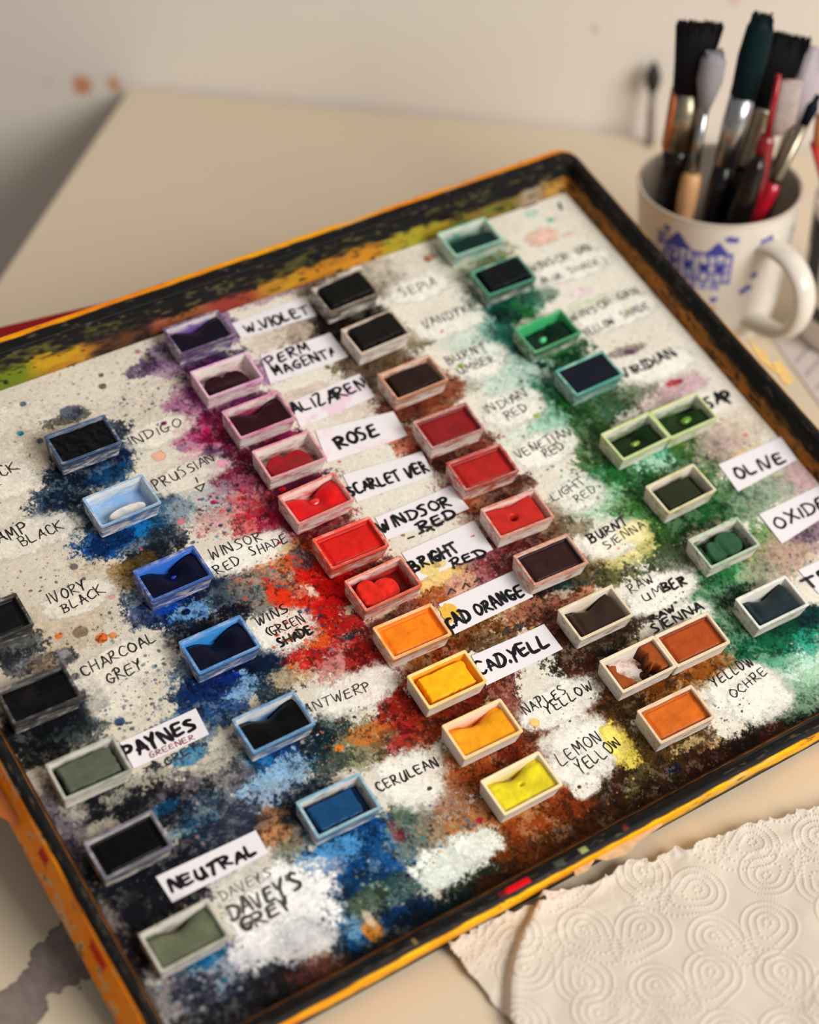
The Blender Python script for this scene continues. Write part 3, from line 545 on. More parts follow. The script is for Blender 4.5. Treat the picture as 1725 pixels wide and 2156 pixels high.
def dots():
    k = 0
    for (x, y, rx, ry, n, pal, sz) in [(-803, 1322, 464, 187, 260, [(110, 100, 96), (150, 110, 110), (70, 70, 80), (190, 130, 130), (90, 80, 90)], 0.5), (-676, 1135, 186, 158, 120, [(70, 50, 70), (120, 70, 100), (90, 80, 90)], 0.7), (-1395, 987, 194, 556, 110, [(110, 100, 90), (60, 90, 110), (90, 80, 80)], 0.4), (-1435, 433, 355, 143, 200, [(90, 84, 80), (120, 100, 90), (70, 70, 80), (200, 110, 80)], 0.55), (-1504, 114, 286, 91, 160, [(90, 84, 80), (60, 70, 100), (70, 66, 70), (120, 110, 110)], 0.6), (-1392, -232, 203, 155, 170, [(60, 80, 110), (50, 60, 80), (70, 66, 70), (110, 100, 110)], 0.7), (-1590, -359, 178, 129, 150, [(60, 66, 80), (50, 90, 130), (70, 66, 60)], 0.7), (-1982, -425, 132, 126, 90, [(60, 56, 54), (80, 76, 70)], 0.5), (-767, 418, 202, 122, 240, [(190, 50, 60), (60, 80, 110), (150, 120, 130), (206, 110, 110), (90, 60, 80), (60, 110, 140)], 0.8), (-581, 445, 137, 123, 160, [(160, 30, 70), (90, 30, 60), (206, 60, 60), (60, 70, 100)], 0.7), (-716, 34, 199, 94, 200, [(200, 80, 50), (70, 90, 110), (150, 110, 90), (90, 110, 110), (180, 50, 40)], 0.8), (-673, -305, 197, 136, 260, [(200, 40, 30), (60, 66, 90), (220, 110, 50), (150, 40, 40), (60, 90, 90)], 0.8), (-840, -823, 231, 148, 220, [(60, 70, 60), (206, 120, 50), (120, 60, 50), (150, 150, 130), (200, 180, 160)], 0.7), (-756, -1360, 226, 120, 180, [(60, 110, 150), (150, 50, 60), (90, 100, 90), (200, 160, 110), (80, 90, 70)], 0.7), (622, 792, 390, 319, 150, [(90, 80, 60), (60, 110, 100), (120, 70, 60), (130, 110, 80)], 0.45), (647, 320, 359, 203, 160, [(150, 60, 50), (90, 60, 50), (70, 120, 100)], 0.5), (1699, 1305, 350, 173, 110, [(150, 190, 170), (190, 160, 150), (120, 110, 90), (90, 140, 110)], 0.5), (1621, 469, 338, 160, 110, [(110, 120, 90), (150, 120, 130), (80, 120, 90)], 0.5), (1056, 591, 323, 317, 260, [(60, 140, 120), (40, 100, 90), (110, 160, 140), (90, 130, 80)], 0.6), (986, -159, 312, 294, 300, [(50, 110, 70), (90, 120, 80), (40, 80, 50), (110, 160, 120)], 0.6), (1642, -410, 329, 171, 260, [(206, 120, 110), (120, 150, 110), (230, 180, 110), (150, 120, 150), (90, 130, 90), (226, 200, 190)], 0.7), (1563, -841, 241, 210, 260, [(150, 90, 100), (90, 120, 90), (206, 160, 120), (110, 90, 120), (220, 190, 170), (60, 90, 70)], 0.7), (962, -1016, 201, 247, 240, [(30, 90, 66), (60, 130, 90), (40, 60, 50), (150, 190, 170)], 0.6), (876, -653, 278, 116, 220, [(60, 50, 30), (110, 100, 60), (40, 90, 50), (80, 70, 50)], 0.6), (160, -642, 212, 90, 150, [(60, 40, 20), (190, 120, 50), (110, 70, 40), (200, 170, 130), (30, 24, 18)], 0.7), (226, -390, 215, 93, 200, [(130, 50, 60), (90, 40, 40), (196, 150, 150)], 0.6), (8, 160, 718, 244, 60, [(210, 60, 50), (190, 110, 100), (90, 60, 70)], 0.4), (202, -1208, 276, 85, 45, [(90, 50, 40), (120, 80, 50), (60, 40, 30)], 0.5), (793, -1512, 145, 127, 80, [(40, 44, 36), (90, 80, 60)], 0.4), (159, -1547, 361, 123, 150, [(110, 120, 80), (150, 100, 50), (40, 26, 14), (60, 50, 30), (190, 160, 110)], 0.6), (-1849, -1449, 253, 130, 200, [(150, 160, 176), (40, 110, 140), (190, 186, 180), (20, 22, 30)], 0.8), (-1784, -860, 376, 161, 220, [(110, 108, 112), (150, 146, 140), (20, 22, 30), (40, 90, 120)], 0.7), (-1092, -1462, 237, 175, 150, [(150, 160, 150), (30, 60, 90), (110, 120, 100)], 0.7), (-1009, -1756, 235, 113, 60, [(30, 60, 90), (60, 90, 100)], 0.6)]:
        r = np.random.default_rng(int(x*7+y*3) & 0xffff)
        for i in range(n):
            a = r.random()*6.283; q = r.random()**0.6
            dx = x + rx*q*math.cos(a); dy = y + ry*q*math.sin(a)
            c = np.array(pal[r.integers(len(pal))], float) + r.normal(0, 10, 3)
            rad = sz*(0.32 + 1.15*r.random()**5)*0.95
            k += 1
            blob(dx*1e-4, dy*1e-4, rad*1e-3*(0.8+0.5*r.random()), rad*1e-3*(0.7+0.4*r.random()), np.clip(c, 0, 255), 0.45+0.45*r.random(), 0.35, k, 0.3, 0.1)
dots()
# hairline dust all over the board
r0 = np.random.default_rng(99)
for i in range(1500):
    x, y = BX0 + r0.random()*(BX1-BX0), BY0 + r0.random()*(BY1-BY0)
    blob(x, y, (0.25+0.35*r0.random())*1e-3, (0.25+0.3*r0.random())*1e-3, (90+50*r0.random(), 80+30*r0.random(), 74+30*r0.random()), 0.35, 0.3, i, 0.4, 0.0)
# pigment lifted by wet brushes and pooled into grainy pockets
r1 = 0.30*vnoise(ny, nx, 16, 31) + 0.30*vnoise(ny, nx, 7, 32) + 0.22*vnoise(ny, nx, 3.2, 33) + 0.18*vnoise(ny, nx, 1.7, 34)
r2 = 0.26*vnoise(ny, nx, 13, 35) + 0.28*vnoise(ny, nx, 6, 36) + 0.26*vnoise(ny, nx, 3, 37) + 0.20*vnoise(ny, nx, 1.6, 38)
lum = IMG @ np.array([.3, .55, .15], np.float32)
stained = sstep(190, 110, lum)
lift = (sstep(0.535, 0.63, r1)*sstep(0.35, 0.60, NLOW)*stained*0.55)[..., None]
pale = IMG*0.50 + np.array([222, 218, 206.], np.float32)*0.50
IMG = IMG*(1-lift) + pale*lift
pool = (sstep(0.53, 0.62, r2)*stained*0.62)[..., None]
IMG = IMG*(1-pool) + (IMG*np.array([.34, .34, .36], np.float32))*pool
lum = (IMG @ np.array([.3, .55, .15], np.float32))[..., None]
IMG = lum + (IMG-lum)*(1 + 0.16*stained[..., None])
relief = 0.00010*(NF-0.5) + 0.00006*(NFINE-0.5)
def board_material():
    m, nt, p = nodes_of('stained_board')
    at = N(nt, 'ShaderNodeVertexColor', layer_name='pigment')
    fine = noise(nt, 1500, 3, 0.7); med = noise(nt, 420, 4, 0.7, (1, 4, 2))
    g = ramp(nt, fine, 0.3, 0.72, 0.86, 1.07)
    g2 = ramp(nt, med, 0.3, 0.7, 0.90, 1.06)
    mu = N(nt, 'ShaderNodeMath', operation='MULTIPLY'); nt.links.new(g, mu.inputs[0]); nt.links.new(g2, mu.inputs[1])
    c = N(nt, 'ShaderNodeVectorMath', operation='SCALE'); nt.links.new(at.outputs[0], c.inputs[0]); nt.links.new(mu.outputs[0], c.inputs['Scale'])
    vor = N(nt, 'ShaderNodeTexVoronoi'); vor.inputs['Scale'].default_value = 480
    tc = N(nt, 'ShaderNodeTexCoord'); nt.links.new(tc.outputs['Object'], vor.inputs['Vector'])
    spk = ramp(nt, vor.outputs['Distance'], 0.10, 0.2, 1, 0)
    gate = ramp(nt, noise(nt, 60, 3, 0.6, (5, 5, 0)), 0.52, 0.62, 0, 0.5)
    mu2 = N(nt, 'ShaderNodeMath', operation='MULTIPLY'); nt.links.new(spk, mu2.inputs[0]); nt.links.new(gate, mu2.inputs[1])
    out = mixc(nt, mu2.outputs[0], c.outputs[0], lin((84, 72, 66)))
    nt.links.new(out, p.inputs['Base Color'])
    p.inputs['Roughness'].default_value = 0.6; p.inputs['Specular IOR Level'].default_value = 0.07
    bump(nt, p, med, 0.25, 0.0004)
    return m
o = grid_obj('painted_board', XX, YY, ZB + relief - 0.0001, board_material(), None, np.clip(IMG, 0, 255)); o.parent = paint_box; o.matrix_local = UP
bb = MB(); bb.loft([rect_loop(BX0, BX1, BY0, BY1, ZB-0.0021), rect_loop(BX0, BX1, BY0, BY1, ZB-0.0004)])
o = bb.build('board_core', mat('board_edge', (196, 186, 168), 0.7)); o.parent = paint_box; o.matrix_local = UP

# torn tape and flaking enamel along the outside of the tin
def scrap(name, pts, z, mt, curl=0.0006):
    b = MB(); n = len(pts)
    b.loft([[(x, y, z) for x, y in pts], [(x, y, z+0.0006) for x, y in pts]])
    o = b.build(name, mt); o.parent = paint_box; o.matrix_local = UP
    return o
m_tape = mat('cream_tape', (222, 186, 112), 0.6, var=0.15, scale=200); m_flake = mat('flaked_enamel', (206, 176, 138), 0.7, var=0.25, scale=300)
m_brown = mat('orange_brown_tape', (170, 92, 34), 0.55, var=0.3, scale=90)
for pts, z, mt in [([(0.2116, 0.0155), (0.2127, 0.0059), (0.2152, 0.0051), (0.2124, -0.0015), (0.2113, -0.0112), (0.2083, 0.0004)], 0.002, 't'), ([(0.2136, -0.0031), (0.2182, -0.0032), (0.2174, -0.0165), (0.2127, -0.0183), (0.2108, -0.0161)], 0.001, 't'), ([(-0.0346, -0.1793), (-0.0236, -0.1781), (-0.0248, -0.1803), (-0.0293, -0.1826), (-0.0357, -0.1822)], -0.0015, 'f'), ([(-0.0246, -0.1795), (-0.0094, -0.1786), (-0.0004, -0.178), (0.0119, -0.1782), (0.0098, -0.181), (-0.0023, -0.1823), (-0.0114, -0.1846), (-0.0208, -0.1825)], -0.0012, 'f'), ([(-0.2187, -0.0256), (-0.2171, -0.0396), (-0.2169, -0.0503), (-0.2176, -0.0587), (-0.2199, -0.0584), (-0.2212, -0.0545), (-0.2274, -0.0447)], -0.004, 'b')]:
    scrap('tape_scrap', pts, z, {'t': m_tape, 'f': m_flake, 'b': m_brown}[mt])

# ------------------------------------------------------------------ handwriting
G = {
'A': [[(0,0),(.18,.5),(.36,1.0),(.5,.55),(.68,0)], [(.06,.36),(.62,.40)]],
'B': [[(.04,1),(.0,0)], [(-.06,.96),(.38,.98),(.5,.78),(.34,.58),(.06,.52),(.46,.46),(.6,.24),(.44,.04),(-.04,.02)]],
'C': [[(.6,.86),(.4,1),(.14,.82),(.02,.46),(.14,.1),(.4,0),(.66,.14)]],
'D': [[(.04,1),(.02,0)], [(-.1,.98),(.3,.94),(.6,.66),(.58,.3),(.3,.04),(-.06,.02)]],
'E': [[(.56,1),(.06,.96),(.0,.5),(.04,0),(.58,.05)], [(.02,.5),(.46,.56)]],
'G': [[(.6,.86),(.4,1),(.12,.8),(.02,.42),(.16,.06),(.46,.04),(.6,.4)], [(.3,.42),(.7,.42)]],
'H': [[(.02,1),(0,0)], [(.6,1),(.58,-.02)], [(-.04,.46),(.66,.54)]],
'I': [[(.04,1),(.0,0)]],
'K': [[(.04,1),(.0,0)], [(.62,1),(.06,.5),(.66,-.02)]],
'L': [[(.06,1),(0,.06),(.56,.04)]],
'M': [[(0,0),(.1,1),(.36,.36),(.66,1),(.76,0)]],
'N': [[(0,0),(.06,1),(.54,.04),(.62,1.06)]],
'O': [[(.34,1),(.08,.8),(.02,.36),(.26,0),(.56,.2),(.62,.66),(.38,.98),(.2,.92)]],
'P': [[(.04,1),(0,-.06)], [(-.1,.96),(.36,1.02),(.54,.78),(.36,.52),(.02,.46)]],
'R': [[(.04,1),(0,0)], [(-.1,.96),(.36,1.02),(.52,.8),(.34,.56),(.04,.5),(.64,.0)]],
'S': [[(.56,.92),(.3,1),(.08,.8),(.3,.56),(.52,.34),(.38,.06),(.0,.04)]],
'T': [[(-.06,.96),(.66,1.04)], [(.3,1),(.28,0)]],
'U': [[(.02,1),(.02,.3),(.2,.02),(.44,.14),(.56,1)], [(.56,.9),(.6,0)]],
'V': [[(0,1),(.26,0),(.62,1.04)]],
'W': [[(0,1),(.18,.04),(.38,.7),(.56,.02),(.82,1.04)]],
'X': [[(.02,1),(.6,0)], [(.62,1.02),(0,-.02)]],
'Y': [[(0,1),(.28,.5),(.58,1.04)], [(.56,1.0),(.28,.5),(.16,-.1)]],
'Z': [[(0,.98),(.56,1),(.04,.02),(.64,.04)]],
'.': [[(.06,.06),(.12,.02)]],
"'": [[(.1,1.16),(.06,.94)]],
'(': [[(.3,1.1),(.06,.7),(.06,.3),(.3,-.1)]],
')': [[(.06,1.1),(.3,.7),(.3,.3),(.06,-.1)]],
}
ADV = {'I': .26, '.': .3, "'": .2, '(': .4, ')': .4, ' ': .5, 'M': .98, 'W': 1.02}
def smooth_line(pts):
    if len(pts) < 3: return [np.array(p) for p in pts]
    P = [np.array(p, float) for p in pts]; out = []
    P = [2*P[0]-P[1]] + P + [2*P[-1]-P[-2]]
    for i in range(1, len(P)-2):
        for t in np.linspace(0, 1, 5, endpoint=False):
            a, b_, c_, d_ = P[i-1], P[i], P[i+1], P[i+2]
            out.append(0.5*((2*b_) + (c_-a)*t + (2*a-5*b_+4*c_-d_)*t*t + (3*b_-a-3*c_+d_)*t**3))
    out.append(P[-2]); return out
ANG = [(math.cos(i*math.pi/5), math.sin(i*math.pi/5)) for i in range(10)]
def write(b, text, p0, p1, h, width, z, r):
    """strokes of `text` laid along p0 -> p1 (metres, box plane), letters h tall"""
    p0 = np.array(p0); p1 = np.array(p1); d = p1-p0; L = np.linalg.norm(d); d = d/L
    up = np.array([-d[1], d[0]])
    total = sum(ADV.get(ch, .82) for ch in text) - 0.16
    sx = L/total; x = 0.0
    for ch in text:
        adv = ADV.get(ch, .82)
        if ch != ' ':
            hs = 0.80*h*(0.9 + 0.22*r.random()); dy = h*(r.random()-0.5)*0.12; sl = (r.random()-0.45)*0.20; wj = width*(0.86+0.3*r.random())
            for ln in G[ch]:
                q = [np.array(p) + r.normal(0, .035, 2) for p in ln]
                pts = [p0 + d*((x + v[0]*0.92)*sx + sl*v[1]*h) + up*(v[1]*hs + dy) for v in smooth_line(q)]
                m = len(pts)
                for i in range(m):
                    w_ = 0.5*wj*(0.82 + 0.36*math.sin(math.pi*(i+0.5)/m)) if m > 2 else 0.5*wj
                    k = len(b.v)
                    b.v += [(pts[i][0]+w_*a, pts[i][1]+w_*c_, z) for a, c_ in ANG]; b.f.append(tuple(range(k, k+10)))
                    if i < m-1:
                        e = pts[i+1]-pts[i]; l = np.linalg.norm(e)
                        if l > 1e-7:
                            nrm = np.array([-e[1], e[0]])/l*w_
                            k = len(b.v)
                            b.v += [(*(pts[i]-nrm), z), (*(pts[i+1]-nrm), z), (*(pts[i+1]+nrm), z), (*(pts[i]+nrm), z)]
                            b.f.append((k, k+1, k+2, k+3))
        x += adv
INK = {}
def ink(c):
    c = tuple(c)
    if c not in INK: INK[c] = mat('pen_ink', c, 0.55, var=0.25, scale=900)
    return INK[c]
for words, lines in [
('INDIGO', [('INDIGO', -0.09016, 0.09368, -0.06371, 0.0947, 0.00592, 0.00046, (48, 42, 40))]),
('PRUSSIAN', [('PRUSSIAN', -0.09217, 0.06666, -0.05988, 0.06977, 0.00627, 0.0005, (70, 62, 56))]),
('WINSOR RED SHADE', [('WINSOR', -0.08821, 0.02156, -0.06202, 0.02153, 0.00644, 0.0005, (48, 42, 40)), ('RED', -0.08968, 0.01411, -0.07747, 0.01426, 0.00566, 0.0005, (48, 42, 40)), ('SHADE', -0.07146, 0.01556, -0.05274, 0.01553, 0.00548, 0.0005, (48, 42, 40))]),
('WINSOR GREEN SHADE', [('WINS', -0.08688, -0.01766, -0.07096, -0.01719, 0.00548, 0.00055, (48, 42, 40)), ('(GREEN', -0.08537, -0.02411, -0.06732, -0.02451, 0.00544, 0.0005, (48, 42, 40)), ('SHADE', -0.08375, -0.03113, -0.06703, -0.03093, 0.00496, 0.00095, (48, 42, 40))]),
('ANTWERP', [('ANTWERP', -0.09067, -0.06434, -0.05899, -0.06685, 0.0052, 0.00046, (80, 74, 70))]),
('CERULEAN', [('CERULEAN', -0.08245, -0.10982, -0.05359, -0.1113, 0.00537, 0.00059, (48, 42, 40))]),
('SEPIA', [('SEPIA', 0.07397, 0.11988, 0.09483, 0.11935, 0.00668, 0.00046, (48, 42, 40))]),
('VANDYKE', [('VANDYKE', 0.07298, 0.09735, 0.10503, 0.09774, 0.00655, 0.00046, (48, 42, 40))]),
('BURNT UMBER', [('BURNT', 0.07071, 0.0729, 0.09383, 0.07271, 0.00585, 0.0005, (48, 42, 40)), ('UMBER', 0.07257, 0.065, 0.09403, 0.06447, 0.00554, 0.00046, (48, 42, 40))]),
('INDIAN RED', [('INDIAN', 0.07119, 0.03801, 0.09577, 0.03891, 0.00618, 0.00046, (48, 42, 40)), ('RED', 0.07832, 0.03076, 0.09098, 0.03195, 0.00562, 0.0005, (48, 42, 40))]),
('VENETIAN RED', [('VENETIAN', 0.06906, 0.00899, 0.10157, 0.01006, 0.0055, 0.0005, (48, 42, 40)), ('RED', 0.08152, 0.00365, 0.09392, 0.00408, 0.00573, 0.0005, (48, 42, 40))]),
('LIGHT RED', [('LIGHT', 0.07046, -0.01932, 0.0908, -0.01774, 0.00534, 0.00046, (48, 42, 40)), ('RED', 0.08008, -0.0249, 0.09274, -0.02364, 0.00484, 0.00042, (80, 90, 80))]),
('BURNT SIENNA', [('BURNT', 0.07239, -0.04684, 0.09541, -0.04579, 0.00567, 0.0009, (48, 42, 40)), ('SIENNA', 0.07687, -0.05321, 0.10208, -0.05087, 0.00518, 0.0005, (48, 42, 40))]),
('RAW UMBER', [('RAW', 0.07286, -0.07815, 0.08682, -0.07755, 0.00548, 0.0005, (48, 42, 40)), ('UM', 0.076, -0.08461, 0.08686, -0.08484, 0.00499, 0.00046, (48, 42, 40)), ('BER', 0.08742, -0.08483, 0.10015, -0.08536, 0.00547, 0.00117, (48, 42, 40))]),
('RAW SIENNA', [('RAW', 0.07191, -0.09482, 0.08637, -0.09496, 0.00359, 0.00095, (48, 42, 40)), ('SIENNA', 0.0689, -0.10064, 0.09833, -0.10039, 0.00536, 0.00101, (48, 42, 40))]),
('YELLOW OCHRE', [('YELLOW', 0.07739, -0.13565, 0.10112, -0.13429, 0.00582, 0.00055, (48, 42, 40)), ('OCHRE', 0.081, -0.14456, 0.10388, -0.14124, 0.00535, 0.00046, (95, 90, 85))]),
('NAPLES YELLOW', [('NAPLES', -0.0067, -0.10845, 0.01594, -0.10766, 0.00578, 0.00046, (48, 42, 40)), ('YELLOW', 0.00192, -0.11237, 0.02775, -0.11103, 0.00557, 0.0005, (48, 42, 40))]),
('LEMON YELLOW', [('LEMON', -0.00678, -0.13551, 0.01629, -0.13365, 0.00665, 0.00046, (48, 42, 40)), ('YELLOW', -0.00172, -0.14247, 0.02259, -0.13978, 0.00621, 0.0005, (48, 42, 40))]),
('WINSOR GREEN BLUE SHADE', [('WINSOR', 0.14504, 0.10696, 0.16979, 0.10659, 0.00618, 0.00046, (85, 88, 84)), ('GRN', 0.17448, 0.1071, 0.18426, 0.10686, 0.00594, 0.00055, (48, 42, 40)), ('BLUE', 0.14545, 0.09842, 0.15881, 0.09715, 0.00445, 0.0005, (85, 88, 84)), ('SHADE)', 0.16274, 0.09795, 0.18561, 0.09622, 0.00504, 0.00046, (85, 88, 84))]),
('WINSOR GREEN YELLOW SHADE', [('WINSOR', 0.14419, 0.07009, 0.17214, 0.07054, 0.00543, 0.0005, (48, 42, 40)), ('GRN', 0.1765, 0.07145, 0.18922, 0.07186, 0.00548, 0.0005, (48, 42, 40)), ('YELLOW', 0.14539, 0.05834, 0.16497, 0.05991, 0.00537, 0.0005, (48, 42, 40)), ('SHADE', 0.16997, 0.06047, 0.18815, 0.06042, 0.00542, 0.0005, (48, 42, 40))]),
('VIRIDIAN', [('VIRIDIAN', 0.14685, 0.02744, 0.18096, 0.02842, 0.00628, 0.00117, (48, 42, 40))]),
('SAP', [('SAP', 0.17402, -0.00712, 0.19102, -0.00738, 0.00814, 0.00159, (26, 28, 38))]),
('BLACK', [('BLACK', -0.16532, 0.10173, -0.14139, 0.10342, 0.00656, 0.0005, (48, 42, 40))]),
('LAMP BLACK', [('LAMP', -0.17129, 0.07013, -0.15166, 0.07064, 0.0068, 0.00059, (48, 42, 40)), ('BLACK', -0.15826, 0.06428, -0.13809, 0.06542, 0.00631, 0.0005, (48, 42, 40))]),
('IVORY BLACK', [('IVORY', -0.16038, 0.03198, -0.14267, 0.03267, 0.00608, 0.0005, (48, 42, 40)), ('BLACK', -0.15758, 0.02545, -0.1371, 0.02715, 0.00558, 0.0005, (48, 42, 40))]),
('CHARCOAL GREY', [('CHARCOAL', -0.1644, -0.00667, -0.1287, -0.00436, 0.00629, 0.00055, (48, 42, 40)), ('GREY', -0.15665, -0.01424, -0.13962, -0.01412, 0.00622, 0.00055, (48, 42, 40))]),
('GREY', [('GREY', -0.15333, -0.05916, -0.13768, -0.05844, 0.00423, 0.00059, (70, 74, 80))]),
('DAVEYS GREY', [('DAVEYS', -0.1617, -0.12173, -0.13927, -0.12126, 0.00508, 0.00042, (140, 136, 124)), ("DAVEY'S", -0.16245, -0.1303, -0.13117, -0.13159, 0.00814, 0.00127, (26, 28, 38)), ('GREY', -0.16097, -0.13666, -0.13817, -0.13692, 0.00615, 0.00138, (26, 28, 38))])]:
    r = np.random.default_rng(sum(map(ord, words)))
    b = MB()
    for (t, x0, y0, x1, y1, h, w_, c) in lines: write(b, t, (x0, y0), (x1, y1), h, w_, ZB + 0.00016, r)
    o = b.build('handwriting', ink(lines[0][-1])); o.parent = paint_box; o.matrix_local = UP
    if len(lines) > 1:
        cs = [l[-1] for l in lines]
    tag(o, 'hand-lettered ' + words + ' in dark pen')

mk = MB()
for pts, w_ in [([(-0.07308, 0.06491), (-0.07359, 0.06216)], 0.0006), ([(-0.07615, 0.06011), (-0.07114, 0.06038), (-0.07467, 0.05702), (-0.07596, 0.06002)], 0.0006), ([(0.18729, 0.14281), (0.18554, 0.13855)], 0.0016), ([(0.16768, 0.14786), (0.17574, 0.14783)], 0.001), ([(0.00283, -0.00706), (0.00532, -0.00681)], 0.0012), ([(0.00685, -0.00726), (0.0087, -0.00639), (0.0099, -0.00817)], 0.0014), ([(0.01226, -0.00695), (0.01502, -0.00711)], 0.0012), ([(-0.00331, -0.00699), (-0.00039, -0.00725)], 0.0009), ([(-0.00352, -0.04089), (-0.00069, -0.0389), (0.0004, -0.04114)], 0.0007), ([(0.00414, -0.04131), (0.00681, -0.03921), (0.00762, -0.0419)], 0.0007), ([(0.01098, -0.04071), (0.01408, -0.03996), (0.0141, -0.04227)], 0.0008), ([(0.00677, -0.0701), (0.01054, -0.06757), (0.01067, -0.07041)], 0.001), ([(0.01238, -0.07017), (0.01561, -0.06846), (0.01535, -0.07111), (0.01849, -0.06879)], 0.001)]:
    for i in range(len(pts)):
        k = len(mk.v); mk.v += [(pts[i][0]+w_*a/2, pts[i][1]+w_*c_/2, ZB+0.00016) for a, c_ in ANG]; mk.f.append(tuple(range(k, k+10)))
        if i < len(pts)-1:
            e = np.array(pts[i+1])-np.array(pts[i]); nrm = np.array([-e[1], e[0]])/np.linalg.norm(e)*w_/2
            k = len(mk.v); mk.v += [(*(np.array(pts[i])-nrm), ZB+0.00016), (*(np.array(pts[i+1])-nrm), ZB+0.00016), (*(np.array(pts[i+1])+nrm), ZB+0.00016), (*(np.array(pts[i])+nrm), ZB+0.00016)]; mk.f.append((k, k+1, k+2, k+3))
o = mk.build('pen_marks', ink((50, 44, 42))); o.parent = paint_box; o.matrix_local = UP
tag(o, 'small arrow and strokes drawn in dark pen')

# white paper strips lettered with a marker, stuck on the board
m_paper = mat('white_paper', (226, 222, 228), 0.75, var=0.03, scale=500)
m_paper_pink = None
def paper_mat(stain):
    m, nt, p = nodes_of('stained_paper_strip')
    nz = noise(nt, 70, 4, 0.65, (random.random()*9, random.random()*9, 0))
    nt.links.new(mixc(nt, ramp(nt, nz, 0.50, 0.60, 0, 0.55), lin((226, 222, 228)), lin(stain)), p.inputs['Base Color'])
    p.inputs['Roughness'].default_value = 0.75
    return m
LSPOTS = {'ROSE': [(0.02526, 0.0494, 0.0011, 0.0012, (230, 60, 34)), (-0.00897, 0.04413, 0.0006, 0.0006, (220, 80, 70))], 'BRIGHT RED': [(0.02514, -0.01921, 0.0024, 0.0005, (226, 70, 66)), (0.0262, -0.02238, 0.0015, 0.0004, (226, 90, 84)), (-0.00346, -0.02524, 0.0052, 0.0042, (238, 208, 130)), (0.00184, -0.02498, 0.003, 0.0024, (240, 214, 142))], 'CAD ORANGE': [(-0.00858, -0.04933, 0.0042, 0.0052, (244, 186, 60)), (0.00696, -0.05517, 0.0006, 0.0006, (230, 70, 40))], 'WINDSOR RED': [(-0.00449, -0.00468, 0.0008, 0.0007, (170, 120, 50)), (-0.00899, 0.00371, 0.0005, 0.0005, (220, 60, 60))]}
LABELMAT = {'ALIZAREN': (226, 176, 206), 'PERM MAGENTA': (214, 190, 220), 'ROSE': (232, 200, 214), 'CAD ORANGE': None}
